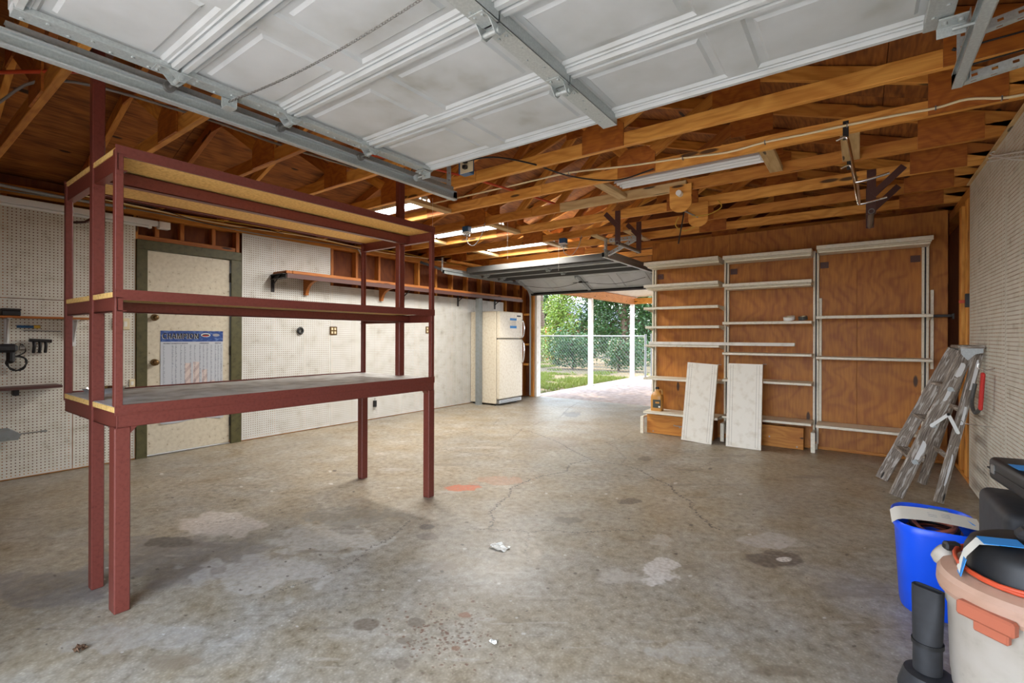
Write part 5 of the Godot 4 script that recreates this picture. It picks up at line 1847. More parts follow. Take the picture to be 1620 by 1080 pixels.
	for q in [[-17.0, -27.4, 4.6, "pale green distant tree showing above the timber fence"], [-13.4, -27.0, 5.6, "dark distant tree between the grey trunk and the yellow-green bush"], [-10.2, -27.2, 5.8, "dark distant tree filling the gap behind the large leaning tree"]]:
		tree("shade_tree", q[3], "tree", Vector3(q[0], -0.06, q[1]), q[2], [
			[Vector3(q[0], q[2] * 0.8, q[1]), Vector3(1.5, 2.4, 1.4), 4200, 0.10, "leaf"], [Vector3(q[0], q[2] * 0.3, q[1]), Vector3(1.5, 1.8, 1.3), 3600, 0.10, "leaf"]], 0.2)
	tree("shade_tree", "spreading tree over the lawn beside the patio casting dappled shade", "tree", Vector3(-10.6, -0.06, -10.6), 5.2, [
		[Vector3(-10.6, 4.6, -10.2), Vector3(2.0, 1.2, 1.8), 2200, 0.10, "leaf"], [Vector3(-10.0, 4.2, -12.6), Vector3(1.8, 1.1, 1.5), 1900, 0.10, "leaf"], [Vector3(-11.2, 5.2, -8.6), Vector3(1.8, 1.2, 1.5), 1800, 0.10, "leaf"]], 0.16)

	tree("shade_tree", "dense tree out on the lawn beyond the side door wall", "tree", Vector3(-17.6, -0.06, -13.0), 6.0, [
		[Vector3(-17.6, 4.6, -13.0), Vector3(2.6, 2.2, 2.4), 3600, 0.12, "leaf"], [Vector3(-17.6, 5.6, -9.6), Vector3(2.2, 1.8, 1.8), 2400, 0.12, "leaf"], [Vector3(-17.4, 5.2, -16.4), Vector3(1.8, 1.8, 1.5), 2200, 0.12, "leaf"]], 0.2)

	# lawn between patio and fence
	var lawn := mb()
	var gr := RandomNumberGenerator.new()
	gr.seed = 5
	var nz := fn(64, 0.5, 3)
	for i in 60000:
		var x := gr.randf_range(-12.5, -5.45)
		var z := gr.randf_range(-19.5, -8.2)
		if x > -5.6 and z > -13.9:
			continue
		if absf(z - (-14.9 + (x + 12.5) * 0.143)) < 0.12 or Vector2(x + 11.0, z + 18.6).length() < 1.0 or (x > -10.3 and z < -15.6) or Vector2(x + 10.6, z + 10.6).length() < 0.35:
			continue
		if nz.get_noise_2d(x, z) < -0.22 + (0.42 if z < -14.0 and z > -15.8 else 0.0):
			continue
		var h := gr.randf_range(0.04, 0.10)
		var a := gr.randf() * TAU
		var p := Vector3(x, -0.062, z)
		var w := Vector3(cos(a), 0, sin(a)) * 0.011
		var tip := p + Vector3(gr.randfn() * 0.025, h, gr.randfn() * 0.025)
		lawn.face([p - w, p + w, tip], Vector3.ZERO)
	var gl := Node3D.new()
	gl.name = "lawn_grass"
	add_child(gl)
	gl.set_meta("label", "short green lawn grass between the patio and the fence")
	gl.set_meta("category", "grass")
	gl.set_meta("kind", "stuff")
	put(gl, "blades", lawn, m("grass")).set_meta("kind", "stuff")


# ---------------------------------------------------------------- raised door over the eye

func build_near_door() -> void:
	var x0 := -2.27
	var x1 := 0.245
	var xm := -0.985
	var y := 2.27
	var n := Vector3.DOWN
	var d := Vector3(0, 0, -1)
	var dr := thing("overhead_door", "large raised overhead door with grey-white embossed panels and steel stiles", "garage door", Vector3(xm, y, -1.23))
	for i in 4:
		var a := Vector3(0, y, -0.295 - i * 0.469)
		var s := door_section(dr, x0, x1, a, d, 0.466, n)
		stile(s, x0 + 0.035, 0.07, a, d, 0.466, n, m("galv"))
		stile(s, x1 - 0.035, 0.07, a, d, 0.466, n, m("galv"))
		var b := mb()
		b.bb(Vector3(xm - 0.036, y - 0.048, a.z - 0.462), Vector3(xm + 0.036, y - 0.044, a.z - 0.004), 0.0)
		b.bb(Vector3(xm - 0.036, y - 0.048, a.z - 0.462), Vector3(xm - 0.032, y, a.z - 0.004), 0.0)
		b.bb(Vector3(xm + 0.032, y - 0.048, a.z - 0.462), Vector3(xm + 0.036, y, a.z - 0.004), 0.0)
		for k in 5:
			var p := Vector3(xm + (0.014 if k % 2 else -0.014), y - 0.048, a.z - 0.08 - k * 0.075)
			b.tube([p, p - Vector3(0, 0.003, 0)], 0.005, 6)
		put(s, "centre_stile", b, m("galv"))
		if i < 3:
			var e := Vector3(0, y, a.z - 0.4675)
			hinge(s, x0 + 0.05, e, d, n, -0.09)
			hinge(s, xm, e + Vector3(0, -0.026, 0), d, n, 0.0)
			hinge(s, x1 - 0.05, e, d, n, 0.09)
	# roller brackets at the leading edge and the chain bracket
	for q in [[x0 + 0.03, -1.0], [x1 - 0.0, 1.0]]:
		var b := mb()
		b.box(Vector3(q[0], y - 0.03, -2.12), Vector3(0.075, 0.005, 0.07), 0.001)
		b.box(Vector3(q[0], y - 0.045, -2.145), Vector3(0.075, 0.04, 0.005), 0.001)
		for e in [-0.02, 0.02]:
			b.tube([Vector3(q[0] + e, y - 0.032, -2.11), Vector3(q[0] + e, y - 0.042, -2.11)], 0.008, 8)
		b.tube([Vector3(q[0], y - 0.05, -2.13), Vector3(q[0] + q[1] * 0.09, y - 0.05, -2.13)], 0.006, 8)
		b.tube([Vector3(q[0] + q[1] * 0.055, y - 0.05, -2.13), Vector3(q[0] + q[1] * 0.08, y - 0.05, -2.13)], 0.021, 12)
		put(dr, "roller_bracket", b, m("galv"))
	var cb := mb()
	cb.box(Vector3(x0 + 0.03, y - 0.045, -0.985), Vector3(0.05, 0.06, 0.006), 0.001)
	cb.box(Vector3(x0 + 0.03, y - 0.074, -0.965), Vector3(0.05, 0.005, 0.045), 0.001)
	cb.box(Vector3(x0 + 0.008, y - 0.05, -0.965), Vector3(0.005, 0.05, 0.045), 0.001)
	put(dr, "chain_bracket", cb, m("galv"))
	# chain looped from that bracket under the panels
	var chn := thing("pull_chain", "thin steel chain strung under the panels of the raised door", "chain", Vector3(-1.6, 2.2, -0.98))
	var lb := mb()
	var p0 := Vector3(x0 + 0.05, y - 0.055, -0.955)
	var p1 := Vector3(-1.02, y - 0.035, -1.02)
	var nl := 96
	for i in nl:
		var t := (i + 0.5) / nl
		var c := p0.lerp(p1, t) - Vector3(0, 0.03 * sin(PI * t), 0)
		var ax := (p1 - p0).normalized()
		var sd := Vector3.UP.cross(ax).normalized() if i % 2 else Vector3.UP
		var ring := []
		for k in 7:
			var a := TAU * k / 6.0
			ring.append(c + ax * cos(a) * 0.0085 + sd * sin(a) * 0.0048)
		lb.tube(ring, 0.0018, 4, false)
	put(chn, "links", lb, m("steel"))

	var names := ["galvanised track of the raised door on the workbench side", "galvanised track of the raised door on the ladder wall side"]
	for i in 2:
		var x: float = [-2.355, 0.325][i]
		var sd: float = [1.0, -1.0][i]
		var t := thing("door_track", names[i], "track", Vector3(x, 2.2, -1.2))
		track(t, x, sd, arc_down(2.2, -2.52, 0, 1.0, 0.42, 0.20), m("galv"))
		var b := mb()
		b.bb(Vector3(x - 0.002, 2.225, -2.52), Vector3(x + 0.002, 2.27, -0.3), 0.0)
		b.bb(Vector3(x - sd * 0.03, 2.266, -2.52), Vector3(x, 2.27, -0.3), 0.0)
		for k in 10:
			b.tube([Vector3(x + sd * 0.002, 2.25, -0.4 - k * 0.22), Vector3(x + sd * 0.006, 2.25, -0.4 - k * 0.22)], 0.006, 6)
		put(t, "stiffener", b, m("galv_dull"))
		if i == 0:
			holed_angle(t, Vector3(x - 0.005, 2.18, -2.50), Vector3(x - 0.005, 2.44, -2.50), 0.04, Vector3.BACK, m("galv"))
			holed_angle(t, Vector3(x, 2.17, -2.52), Vector3(x, 2.17, -2.22), 0.035, Vector3.UP, m("galv"))
			b = mb()
			b.bar(Vector3(x - 0.01, 2.30, -2.49), Vector3(x - 0.45, 2.44, -2.37), 0.004, 0.025)
			put(t, "brace", b, m("galv_dull"))
		else:
			holed_angle(t, Vector3(x + 0.01, 2.18, -2.49), Vector3(x + 0.01, 2.44, -2.49), 0.035, Vector3.BACK, m("galv"))
			holed_angle(t, Vector3(x + 0.01, 2.34, -2.47), Vector3(0.715, 2.40, -2.47), 0.032, Vector3.UP, m("galv"))
			holed_angle(t, Vector3(x + 0.0, 2.185, -2.51), Vector3(0.715, 2.235, -2.51), 0.032, Vector3.UP, m("galv"))
	# double outlet box hung from the truss by the end of the track
	var ob := thing("ceiling_outlet", "white metal outlet plate with plugged black cord by the track end", "outlet", Vector3(-2.22, 2.36, -2.5))
	bx(ob, "box", m("blue_box"), Vector3(-2.29, 2.34, -2.57), Vector3(-2.20, 2.45, -2.50), 0.004)
	bx(ob, "plate", m("cream"), Vector3(-2.27, 2.335, -2.50), Vector3(-2.15, 2.445, -2.495), 0.003)
	for y2 in [2.37, 2.41]:
		bx(ob, "plug", m("black"), Vector3(-2.225, y2 - 0.012, -2.495), Vector3(-2.195, y2 + 0.012, -2.465), 0.003)
	var oc := thing("power_lead", "black cord draped between the track outlet and the trusses", "cord", Vector3(-1.8, 2.4, -2.8))
	rod(oc, "cord", m("wire_black"), curve([Vector3(-2.2, 2.40, -2.46), Vector3(-2.05, 2.44, -2.6), Vector3(-1.95, 2.47, -2.93), Vector3(-1.75, 2.40, -3.15), Vector3(-1.5, 2.39, -3.4), Vector3(-1.25, 2.46, -3.52)], 8), 0.0055, 6)


# ---------------------------------------------------------------- tube lights between the trusses

func build_lights() -> void:
	var bays := [[4, true, -4.0, "lit twin-tube ceiling light nearest bay to the steel workbench"], [6, true, -3.985, "lit twin-tube ceiling light behind the hanging blue outlet"], [8, true, -4.0, "lit twin-tube ceiling light between second and fourth of the row"], [10, true, -3.985, "lit twin-tube ceiling light over the raised far door"], [5, false, -1.125, "unlit white twin-tube ceiling light below the cream cable"]]
	for q in bays:
		var zc: float = (Z0 - ZS * q[0] - 0.038 + Z0 - ZS * (q[0] + 1)) / 2.0
		var cx: float = q[2]
		var t := thing("tube_light", q[3].replace("nearest bay to", "in the bay by"), "ceiling light", Vector3(cx, 2.48, zc), "tube lights between the trusses")
		var h := 0.56
		var b := mb()
		b.bb(Vector3(cx - h, 2.535, zc - 0.045), Vector3(cx + h, 2.575, zc + 0.045), 0.004)
		put(t, "housing", b, m("white_metal"))
		b = mb()
		for s: float in [-1.0, 1.0]:
			b.bar(Vector3(cx - h, 2.527, zc + s * 0.075), Vector3(cx + h, 2.527, zc + s * 0.075), 0.003, 0.066, Vector3(0, 0.5, s).normalized().cross(Vector3.RIGHT))
		put(t, "reflector", b, m("white_metal"))
		for s: float in [-1.0, 1.0]:
			rod(t, "tube", m("tube_lit") if q[1] else m("tube_off"), [Vector3(cx - h + 0.02, 2.513, zc + s * 0.032), Vector3(cx + h - 0.02, 2.513, zc + s * 0.032)], 0.014, 12)
			for e: float in [-1.0, 1.0]:
				bx(t, "socket", m("white"), Vector3(cx + e * (h - 0.01) - 0.008, 2.495, zc + s * 0.032 - 0.012), Vector3(cx + e * (h - 0.01) + 0.008, 2.54, zc + s * 0.032 + 0.012), 0.002)
		if q[1]:
			var l := AreaLight3D.new()
			l.name = "tube_glow"
			l.area_size = Vector2(1.06, 0.10)
			l.light_energy = 2.3
			l.light_color = rgb(255, 250, 242)
			l.shadow_enabled = true
			l.rotation_degrees.x = -90
			l.position = Vector3(0, 2.494 - 2.48, 0)
			t.add_child(l)
			if q[0] < 10:
				rod(t, "pull_string", m("paper"), [Vector3(cx + 0.67, 2.53, zc), Vector3(cx + 0.67, 2.10, zc)], 0.0018, 4)
		for e: float in [-1.0, 1.0]:
			var px := cx + e * (h + 0.055)
			var which: String = {4: "first lit light from the workbench", 6: "second lit light from the workbench", 8: "third lit light from the workbench", 10: "lit light over the far door", 5: "unlit light"}[q[0]]
			var k := thing("mounting_block", "pale pine block at the " + ("pegboard-wall end" if (e < 0) == (cx < -2.0) else "partition end" if cx > -2.0 else "mid-garage end") + " of the " + which, "board", Vector3(px, CH, zc), "blocks carrying the tube lights")
			bx(k, "block", m("raw_board"), Vector3(px - 0.044, CH, zc - (0.277 if q[1] else 0.225)), Vector3(px + 0.044, CH + 0.037, zc + 0.277), 0.003)
	for q in [[-3.62, -4.10, "blue cord-reel outlet hanging from a truss before the second lit light"], [-3.05, -5.30, "blue outlet box hanging from a truss before the far door"]]:
		var t := thing("hanging_outlet", q[2], "outlet", Vector3(q[0], 2.36, q[1]))
		bx(t, "box", m("blue_box"), Vector3(q[0] - 0.045, 2.385, q[1] - 0.035), Vector3(q[0] + 0.045, 2.45, q[1] + 0.035), 0.006)
		bx(t, "plate", m("white"), Vector3(q[0] - 0.05, 2.375, q[1] - 0.04), Vector3(q[0] + 0.05, 2.385, q[1] + 0.04), 0.002)
		var pts := []
		for i in 17:
			var a := i * TAU / 8.0
			pts.append(Vector3(q[0] + cos(a) * 0.035, 2.372 - i * 0.002, q[1] + sin(a) * 0.035))
		rod(t, "plug_guard", m("steel"), pts, 0.004, 6)
		rod(t, "cord", m("wire_grey"), curve([Vector3(q[0], 2.37, q[1]), Vector3(q[0] + 0.03, 2.26, q[1] + 0.02), Vector3(q[0] + 0.13, 2.22, q[1] + 0.02), Vector3(q[0] + 0.22, 2.33, q[1]), Vector3(q[0] + 0.25, 2.46, q[1] - 0.02)], 6), 0.0045, 6)


# ---------------------------------------------------------------- welded steel bench

func build_bench() -> void:
	var t := thing("steel_workbench", "tall dark red welded steel workbench with two upper shelf levels", "workbench", Vector3(-3.0, 0, -1.6))
	var R := m("red_steel")
	var zn := -0.655
	var zf := -2.56
	var xf := -2.575
	var xb := -3.425
	var xm := -2.955
	# legs and the two posts that reach the trusses
	bx(t, "leg", R, Vector3(xf - 0.075, 0, zn - 0.057), Vector3(xf, 0.80, zn), 0.004)
	bx(t, "leg", R, Vector3(xf - 0.06, 0, zf), Vector3(xf, 0.80, zf + 0.06), 0.004)
	bx(t, "leg", R, Vector3(xb, 0, zf), Vector3(xb + 0.06, 0.80, zf + 0.06), 0.004)
	bx(t, "tall_post", R, Vector3(xm - 0.005, 0, zn - 0.048), Vector3(xm + 0.045, 2.56, zn), 0.004)
	bx(t, "tall_post", R, Vector3(xm - 0.005, 0.80, zf), Vector3(xm + 0.045, 2.56, zf + 0.055), 0.004)
	for q in [[zn, -0.07], [zf + 0.055, -0.055]]:
		bx(t, "top_plate", R, Vector3(xm - 0.12, 2.56, q[0] + q[1] - 0.02), Vector3(xm + 0.10, 2.568, q[0] + 0.02), 0.001)
	for x in [xf - 0.035, xb]:
		bx(t, "thin_upright", R, Vector3(x, 0.89, zn - 0.029), Vector3(x + 0.035, 2.0, zn), 0.002)
		bx(t, "thin_upright", R, Vector3(x, 0.89, zf), Vector3(x + 0.03, 2.0, zf + 0.032), 0.002)
	# levels: work top, middle shelf, upper shelf
	var lev := [[0.89, "grey_top", 0.070], [1.39, "tan_board", 0.062], [2.01, "tan_board", 0.075]]
	for i in 3:
		var y: float = lev[i][0]
		var yb := y - 0.026
		var dp: float = lev[i][2]
		# boards in two halves, so that the posts pass between
		for q in [[xf - 0.008, xm + 0.021], [xm + 0.019, xb + 0.006]]:
			var b := mb()
			b.bb(Vector3(q[1], yb, zf + 0.004), Vector3(q[0], y - 0.003, zn - 0.003), 0.001)
			put(t, "shelf_board", b, m("tan_board"))
			if i == 0:
				bx(t, "top_skin", m("grey_top"), Vector3(q[1], y - 0.003, zf + 0.006), Vector3(q[0], y, zn - 0.006), 0.0)
		# angle along the front, with its flange under the board
		for q in [[xf - 0.004, xf, -1], [xb, xb + 0.004, 1]]:
			var b := mb()
			b.bb(Vector3(q[0], yb - 0.012, zf), Vector3(q[1], y + 0.008, zn), 0.001)
			b.bb(Vector3(q[0] if q[2] > 0 else q[1] - 0.035, yb - 0.006, zf), Vector3(q[0] + 0.035 if q[2] > 0 else q[1], yb - 0.001, zn), 0.001)
			put(t, "front_angle" if q[2] < 0 else "rear_angle", b, R)
		# end channels
		for q in [[zn - 0.011, zn - 0.006, -1], [zf + 0.006, zf + 0.011, 1]]:
			var b := mb()
			b.bb(Vector3(xb, yb - dp, q[0]), Vector3(xf, yb - 0.001, q[1]), 0.001)
			b.bb(Vector3(xb, yb - dp, q[0] - (0.03 if q[2] < 0 else 0.0)), Vector3(xf, yb - dp + 0.005, q[1] + (0.03 if q[2] > 0 else 0.0)), 0.001)
			put(t, "end_channel", b, R)
		# lengthwise channels
		var rails := [[xf - 0.045, xf - 0.002]] if i == 0 else []
		rails.append([xm + 0.066, xm + 0.111])
		for q in rails:
			var b := mb()
			b.bb(Vector3(q[1] - 0.005, yb - dp + 0.006, zf + 0.006), Vector3(q[1], yb - 0.008, zn - 0.006), 0.001)
			b.bb(Vector3(q[0], yb - dp + 0.006, zf + 0.006), Vector3(q[1], yb - dp + 0.011, zn - 0.006), 0.001)
			b.bb(Vector3(q[0], yb - 0.012, zf + 0.006), Vector3(q[1], yb - 0.007, zn - 0.006), 0.001)
			put(t, "long_channel", b, R)
		if i == 0:
			for z in [zf + 0.06, zn - 0.057]:
				var b := mb()
				var s := 1.0 if z < -1.5 else -1.0
				b.prism(PackedVector2Array([Vector2(0, 0), Vector2(0.026 * s, 0), Vector2(0, -0.03)]), 0.05, Transform3D(Basis(Vector3.BACK, Vector3.UP, Vector3.LEFT), Vector3(xf - 0.004, yb - dp + 0.008, z)))
				put(t, "knee_plate", b, R)
	var d := thing("steel_dish", "shallow shiny steel dish at the corner of the red workbench", "dish", Vector3(-3.32, 0.8905, -0.80))
	var b2 := mb()
	b2.lathe([Vector2(0, 0.001), Vector2(0.07, 0.001), Vector2(0.088, 0.026), Vector2(0.096, 0.027), Vector2(0.092, 0.022), Vector2(0.074, 0.0), Vector2(0, 0.0)], Vector3.ZERO, 32)
	put(d, "dish", b2, m("chrome"), true)


# ---------------------------------------------------------------- things on and under the trusses

func build_overhead() -> void:
	var z5 := Z0 - ZS * 5
	var c := thing("electrical_cable", "cream cable stapled along the chord of one truss", "cable", Vector3(-1, 2.5, z5))
	var pts := []
	for q in [[520, 333], [560, 327], [640, 318], [720, 303], [812, 291], [900, 272], [990, 263], [1080, 250], [1150, 241], [1210, 225], [1270, 213], [1340, 198], [1420, 182], [1480, 171], [1530, 157], [1585, 155], [1625, 158], [1655, 162]]:
		var p := meet(2, z5 + 0.018, q[0], q[1])
		p.y = clampf(p.y, CH + 0.004, CH + 0.13)
		pts.append(p)
	rod(c, "cable", m("wire_white"), curve(pts, 4), 0.0075, 6)
	for i in range(1, pts.size(), 2):
		var p: Vector3 = pts[i]
		bx(c, "staple", m("steel"), p - Vector3(0.003, 0.011, 0.018), p + Vector3(0.003, 0.011, 0.009), 0.0)
	var oc := thing("power_lead", "orange extension cord running over the truss chords by the track", "cord", Vector3(-3.1, 2.55, -1.2))
	rod(oc, "cord", m("wire_orange"), curve([Vector3(-3.75, 2.56, -0.35), Vector3(-3.35, 2.551, -0.6), Vector3(-3.16, 2.556, -0.8), Vector3(-3.14, 2.551, -1.19), Vector3(-3.18, 2.545, -1.5), Vector3(-3.2, 2.551, -1.78), Vector3(-3.0, 2.545, -2.1), Vector3(-2.9, 2.551, -2.4), Vector3(-2.7, 2.545, -2.98), Vector3(-2.6, 2.551, -3.57), Vector3(-2.5, 2.547, -4.17)], 6), 0.010, 6)
	var gc := thing("power_lead", "grey cord sagging over the truss chords next to the orange cord", "cord", Vector3(-3.3, 2.52, -1.2))
	rod(gc, "cord", m("wire_grey"), curve([Vector3(-4.6, 2.50, -0.3), Vector3(-4.0, 2.49, -0.45), Vector3(-3.45, 2.549, -0.62), Vector3(-3.3, 2.549, -1.19), Vector3(-3.32, 2.549, -1.78), Vector3(-3.28, 2.549, -2.4)], 6), 0.0075, 6)

	# pale board fixed to the face of a truss chord
	var z6 := Z0 - ZS * 6
	var a := meet(2, z6 + 0.03, 887, 352)
	var pb := thing("spacer_board", "pale weathered board screwed to a truss chord beside the paddles", "board", Vector3(-1.8, CH, z6 + 0.03))
	bx(pb, "board", m("raw_board"), Vector3(a.x, CH - 0.012, z6 + 0.013), Vector3(-1.18, CH + 0.07, z6 + 0.05), 0.003)

	for q in [[-1.22, z6 + 0.053, "rounded wooden paddle with a white peg hung on a truss"], [-1.245, Z0 - ZS * 7 + 0.014, "rounded wooden paddle looped with yellow cord hung on a truss"]]:
		var t := thing("wooden_paddle", q[2], "paddle", Vector3(q[0], 2.3, q[1]))
		var poly := PackedVector2Array([Vector2(-0.09, 0.10), Vector2(-0.09, -0.06)])
		for i in 9:
			var an := PI + i * PI / 8.0
			poly.append(Vector2(cos(an) * 0.09, -0.06 + sin(an) * 0.07))
		poly.append(Vector2(0.09, 0.10))
		var b := mb()
		b.prism(poly, 0.018, Transform3D(Basis(), Vector3(q[0], 2.38, q[1])))
		put(t, "paddle", b, m("pine"))
		if q[1] > -4.4:
			rod(t, "peg", m("white"), [Vector3(q[0] + 0.0, 2.40, q[1] + 0.018), Vector3(q[0] + 0.0, 2.40, q[1] + 0.07)], 0.024, 12)
		else:
			rod(t, "hook", m("steel"), [Vector3(q[0], 2.34, q[1] + 0.016), Vector3(q[0] - 0.12, 2.41, q[1] + 0.09)], 0.007, 6)
			rod(t, "cord", m("wire_yellow"), curve([Vector3(q[0] + 0.18, 2.47, q[1] + 0.02), Vector3(q[0] + 0.21, 2.40, q[1] + 0.03), Vector3(q[0] + 0.1, 2.345, q[1] + 0.05), Vector3(q[0] - 0.05, 2.35, q[1] + 0.05)], 6), 0.005, 6)
			rod(t, "cord", m("wire_yellow"), curve([Vector3(q[0] - 0.17, 2.36, q[1] + 0.05), Vector3(q[0] - 0.2, 2.28, q[1] + 0.05), Vector3(q[0] - 0.12, 2.22, q[1] + 0.05), Vector3(q[0] - 0.02, 2.25, q[1] + 0.05)], 6), 0.005, 6)
			rod(t, "strap", m("black"), [Vector3(q[0] - 0.12, 2.40, q[1] + 0.05), Vector3(q[0] - 0.17, 2.1, q[1] + 0.06)], 0.006, 6)

	# pipe hangers
	var z7 := Z0 - ZS * 7
	var z8 := Z0 - ZS * 8
	var hg := [[-2.07, 2.19, z7, z8, "brown steel hanger with a pipe rail near the far door track"], [0.075, 2.20, z7, z8, "brown steel hanger with a pipe rail over the partition shelving"]]
	for i in 2:
		var q: Array = hg[i]
		var t := thing("pipe_hanger", q[4], "hanger", Vector3(q[0], q[1], (q[2] + q[3]) / 2.0))
		for z in [q[2], q[3]]:
			var b := mb()
			b.bb(Vector3(q[0] - 0.03, q[1] - 0.02, z + 0.001), Vector3(q[0] + 0.03, CH + 0.085, z + 0.007), 0.001)
			var sx := -1.0 if i == 0 else 1.0
			b.bar(Vector3(q[0] + sx * 0.01, CH - 0.07 - (0.05 if i else 0.0), z + 0.011), Vector3(q[0] + sx * (0.14 if i == 0 else 0.2), CH + 0.07, z + 0.011), 0.05, 0.006, Vector3.BACK)
			for y in [CH + 0.02, CH + 0.06]:
				b.tube([Vector3(q[0], y, z + 0.006), Vector3(q[0], y, z + 0.011)], 0.006, 6)
			put(t, "arm", b, m("brown_steel"))
		var p := mb()
		var r0 := 0.021
		p.tube([Vector3(q[0], q[1], q[2] + 0.03), Vector3(q[0], q[1], q[3] - 0.02)], r0, 14, false)
		p.tube([Vector3(q[0], q[1], q[2] + 0.03), Vector3(q[0], q[1], q[3] - 0.02)], r0 * 0.82, 14, false)
		p.lathe([Vector2(r0 * 0.82, 0), Vector2(r0, 0)], Vector3(q[0], q[1], q[2] + 0.03), 14, Basis(Vector3.RIGHT, PI / 2))
		put(t, "pipe", p, m("steel"))

	# bent rod hook
	var z6b := Z0 - ZS * 6
	var hk := thing("rod_hook", "bent bright rod hook clamped to two trusses by black straps", "hook", Vector3(-0.03, 2.3, z5))
	bx(hk, "strap", m("black"), Vector3(-0.085, CH - 0.045, z5 + 0.001), Vector3(-0.055, CH + 0.07, z5 + 0.008), 0.001)
	bx(hk, "strap", m("black"), Vector3(-0.075, CH - 0.06, z6b + 0.001), Vector3(-0.045, CH + 0.06, z6b + 0.008), 0.001)
	for q in [[z5 + 0.014, 0.0], [z6b + 0.014, 0.01]]:
		rod(hk, "rod", m("chrome"), curve([Vector3(-0.12 + q[1], 2.405, q[0] + 0.01), Vector3(-0.065 + q[1], 2.415, q[0]), Vector3(-0.045 + q[1], 2.32, q[0]), Vector3(-0.02 + q[1], 2.16, q[0]), Vector3(0.0 + q[1], 2.135, q[0]), Vector3(0.14 + q[1], 2.16, q[0])], 5), 0.008, 8)
	rod(hk, "tie", m("chrome"), [Vector3(-0.01, 2.135, z5 + 0.014), Vector3(0.0, 2.135, z6b + 0.014)], 0.007, 8)
	var pl := thing("nailer_block", "short pale block nailed between chords above the rod hook", "board", Vector3(-0.02, CH, -3.8))
	bx(pl, "block", m("raw_board"), Vector3(-0.10, CH + 0.0, z6b + 0.012), Vector3(0.0, CH + 0.04, z5 - 0.039), 0.003)

	# wire rack and rods on the opposite wall
	var wr := thing("wire_rack", "white wire rack hooked over the top of the pegboard", "rack", Vector3(0.6, 2.4, -4.4))
	for q in [[[1566, 243], [1576, 246], [1595, 243], [1640, 236]], [[1562, 256], [1575, 254], [1592, 250], [1640, 244]], [[1564, 250], [1578, 248], [1600, 252], [1640, 254]]]:
		var pw := [Vector3(0.712, meet(0, 0.69, q[0][0], q[0][1]).y + 0.01, meet(0, 0.69, q[0][0], q[0][1]).z)]
		for e in q:
			pw.append(meet(0, 0.69, e[0], e[1]))
		rod(wr, "wire", m("white_metal"), curve(pw, 4), 0.0045, 6)
	for q in [[Vector3(0.35, 2.50, -2.92), Vector3(0.715, 2.50, -2.90), "thin dark rod above the cable by the pegboard wall"], [Vector3(0.36, 2.415, -2.92), Vector3(0.715, 2.425, -2.90), "thin dark rod below the cable by the pegboard wall"]]:
		var t := thing("steel_rod", q[2], "rod", q[0])
		rod(t, "rod", m("dark_metal"), [q[0], q[1]], 0.004, 6)
		rod(t, "eyelet", m("dark_metal"), [q[0], q[0] + Vector3(-0.012, 0.008, 0)], 0.007, 6)
	var rs := thing("red_strap", "red handled strap hanging from a hook on the pegboard wall", "strap", Vector3(0.68, 0.85, -4.44))
	rod(rs, "hook", m("chrome"), curve([Vector3(0.72, 1.0, -4.39), Vector3(0.67, 0.985, -4.39), Vector3(0.64, 1.0, -4.39), Vector3(0.64, 1.03, -4.39)], 4), 0.004, 6)
	var b3 := mb()
	b3.bar(Vector3(0.665, 0.97, -4.40), Vector3(0.655, 0.72, -4.42), 0.02, 0.045, Vector3.BACK, 0.006)
	put(rs, "handle", b3, m("red"))
	rod(rs, "loop", m("tape_grey"), curve([Vector3(0.655, 0.73, -4.42), Vector3(0.64, 0.69, -4.49), Vector3(0.64, 0.75, -4.61), Vector3(0.66, 0.88, -4.63)], 5), 0.012, 6)
	var oc2 := thing("wall_clip", "small black clip with an orange tab on the edge of the pegboard", "clip", Vector3(0.7, 1.5, -5.3))
	bx(oc2, "clip", m("black"), Vector3(0.695, 1.45, -5.325), Vector3(0.725, 1.56, -5.292), 0.003)
	bx(oc2, "tab", m("wire_orange"), Vector3(0.66, 1.485, -5.335), Vector3(0.70, 1.51, -5.315), 0.002)
	var pk := thing("peg_hook", "long bare peg hook low on the beige pegboard", "hook", Vector3(0.66, 0.6, -4.3))
	rod(pk, "wire", m("chrome"), [Vector3(0.72, 0.62, -4.35), Vector3(0.57, 0.63, -4.35), Vector3(0.55, 0.655, -4.35)], 0.004, 6)


# ---------------------------------------------------------------- corner by the pegboard wall

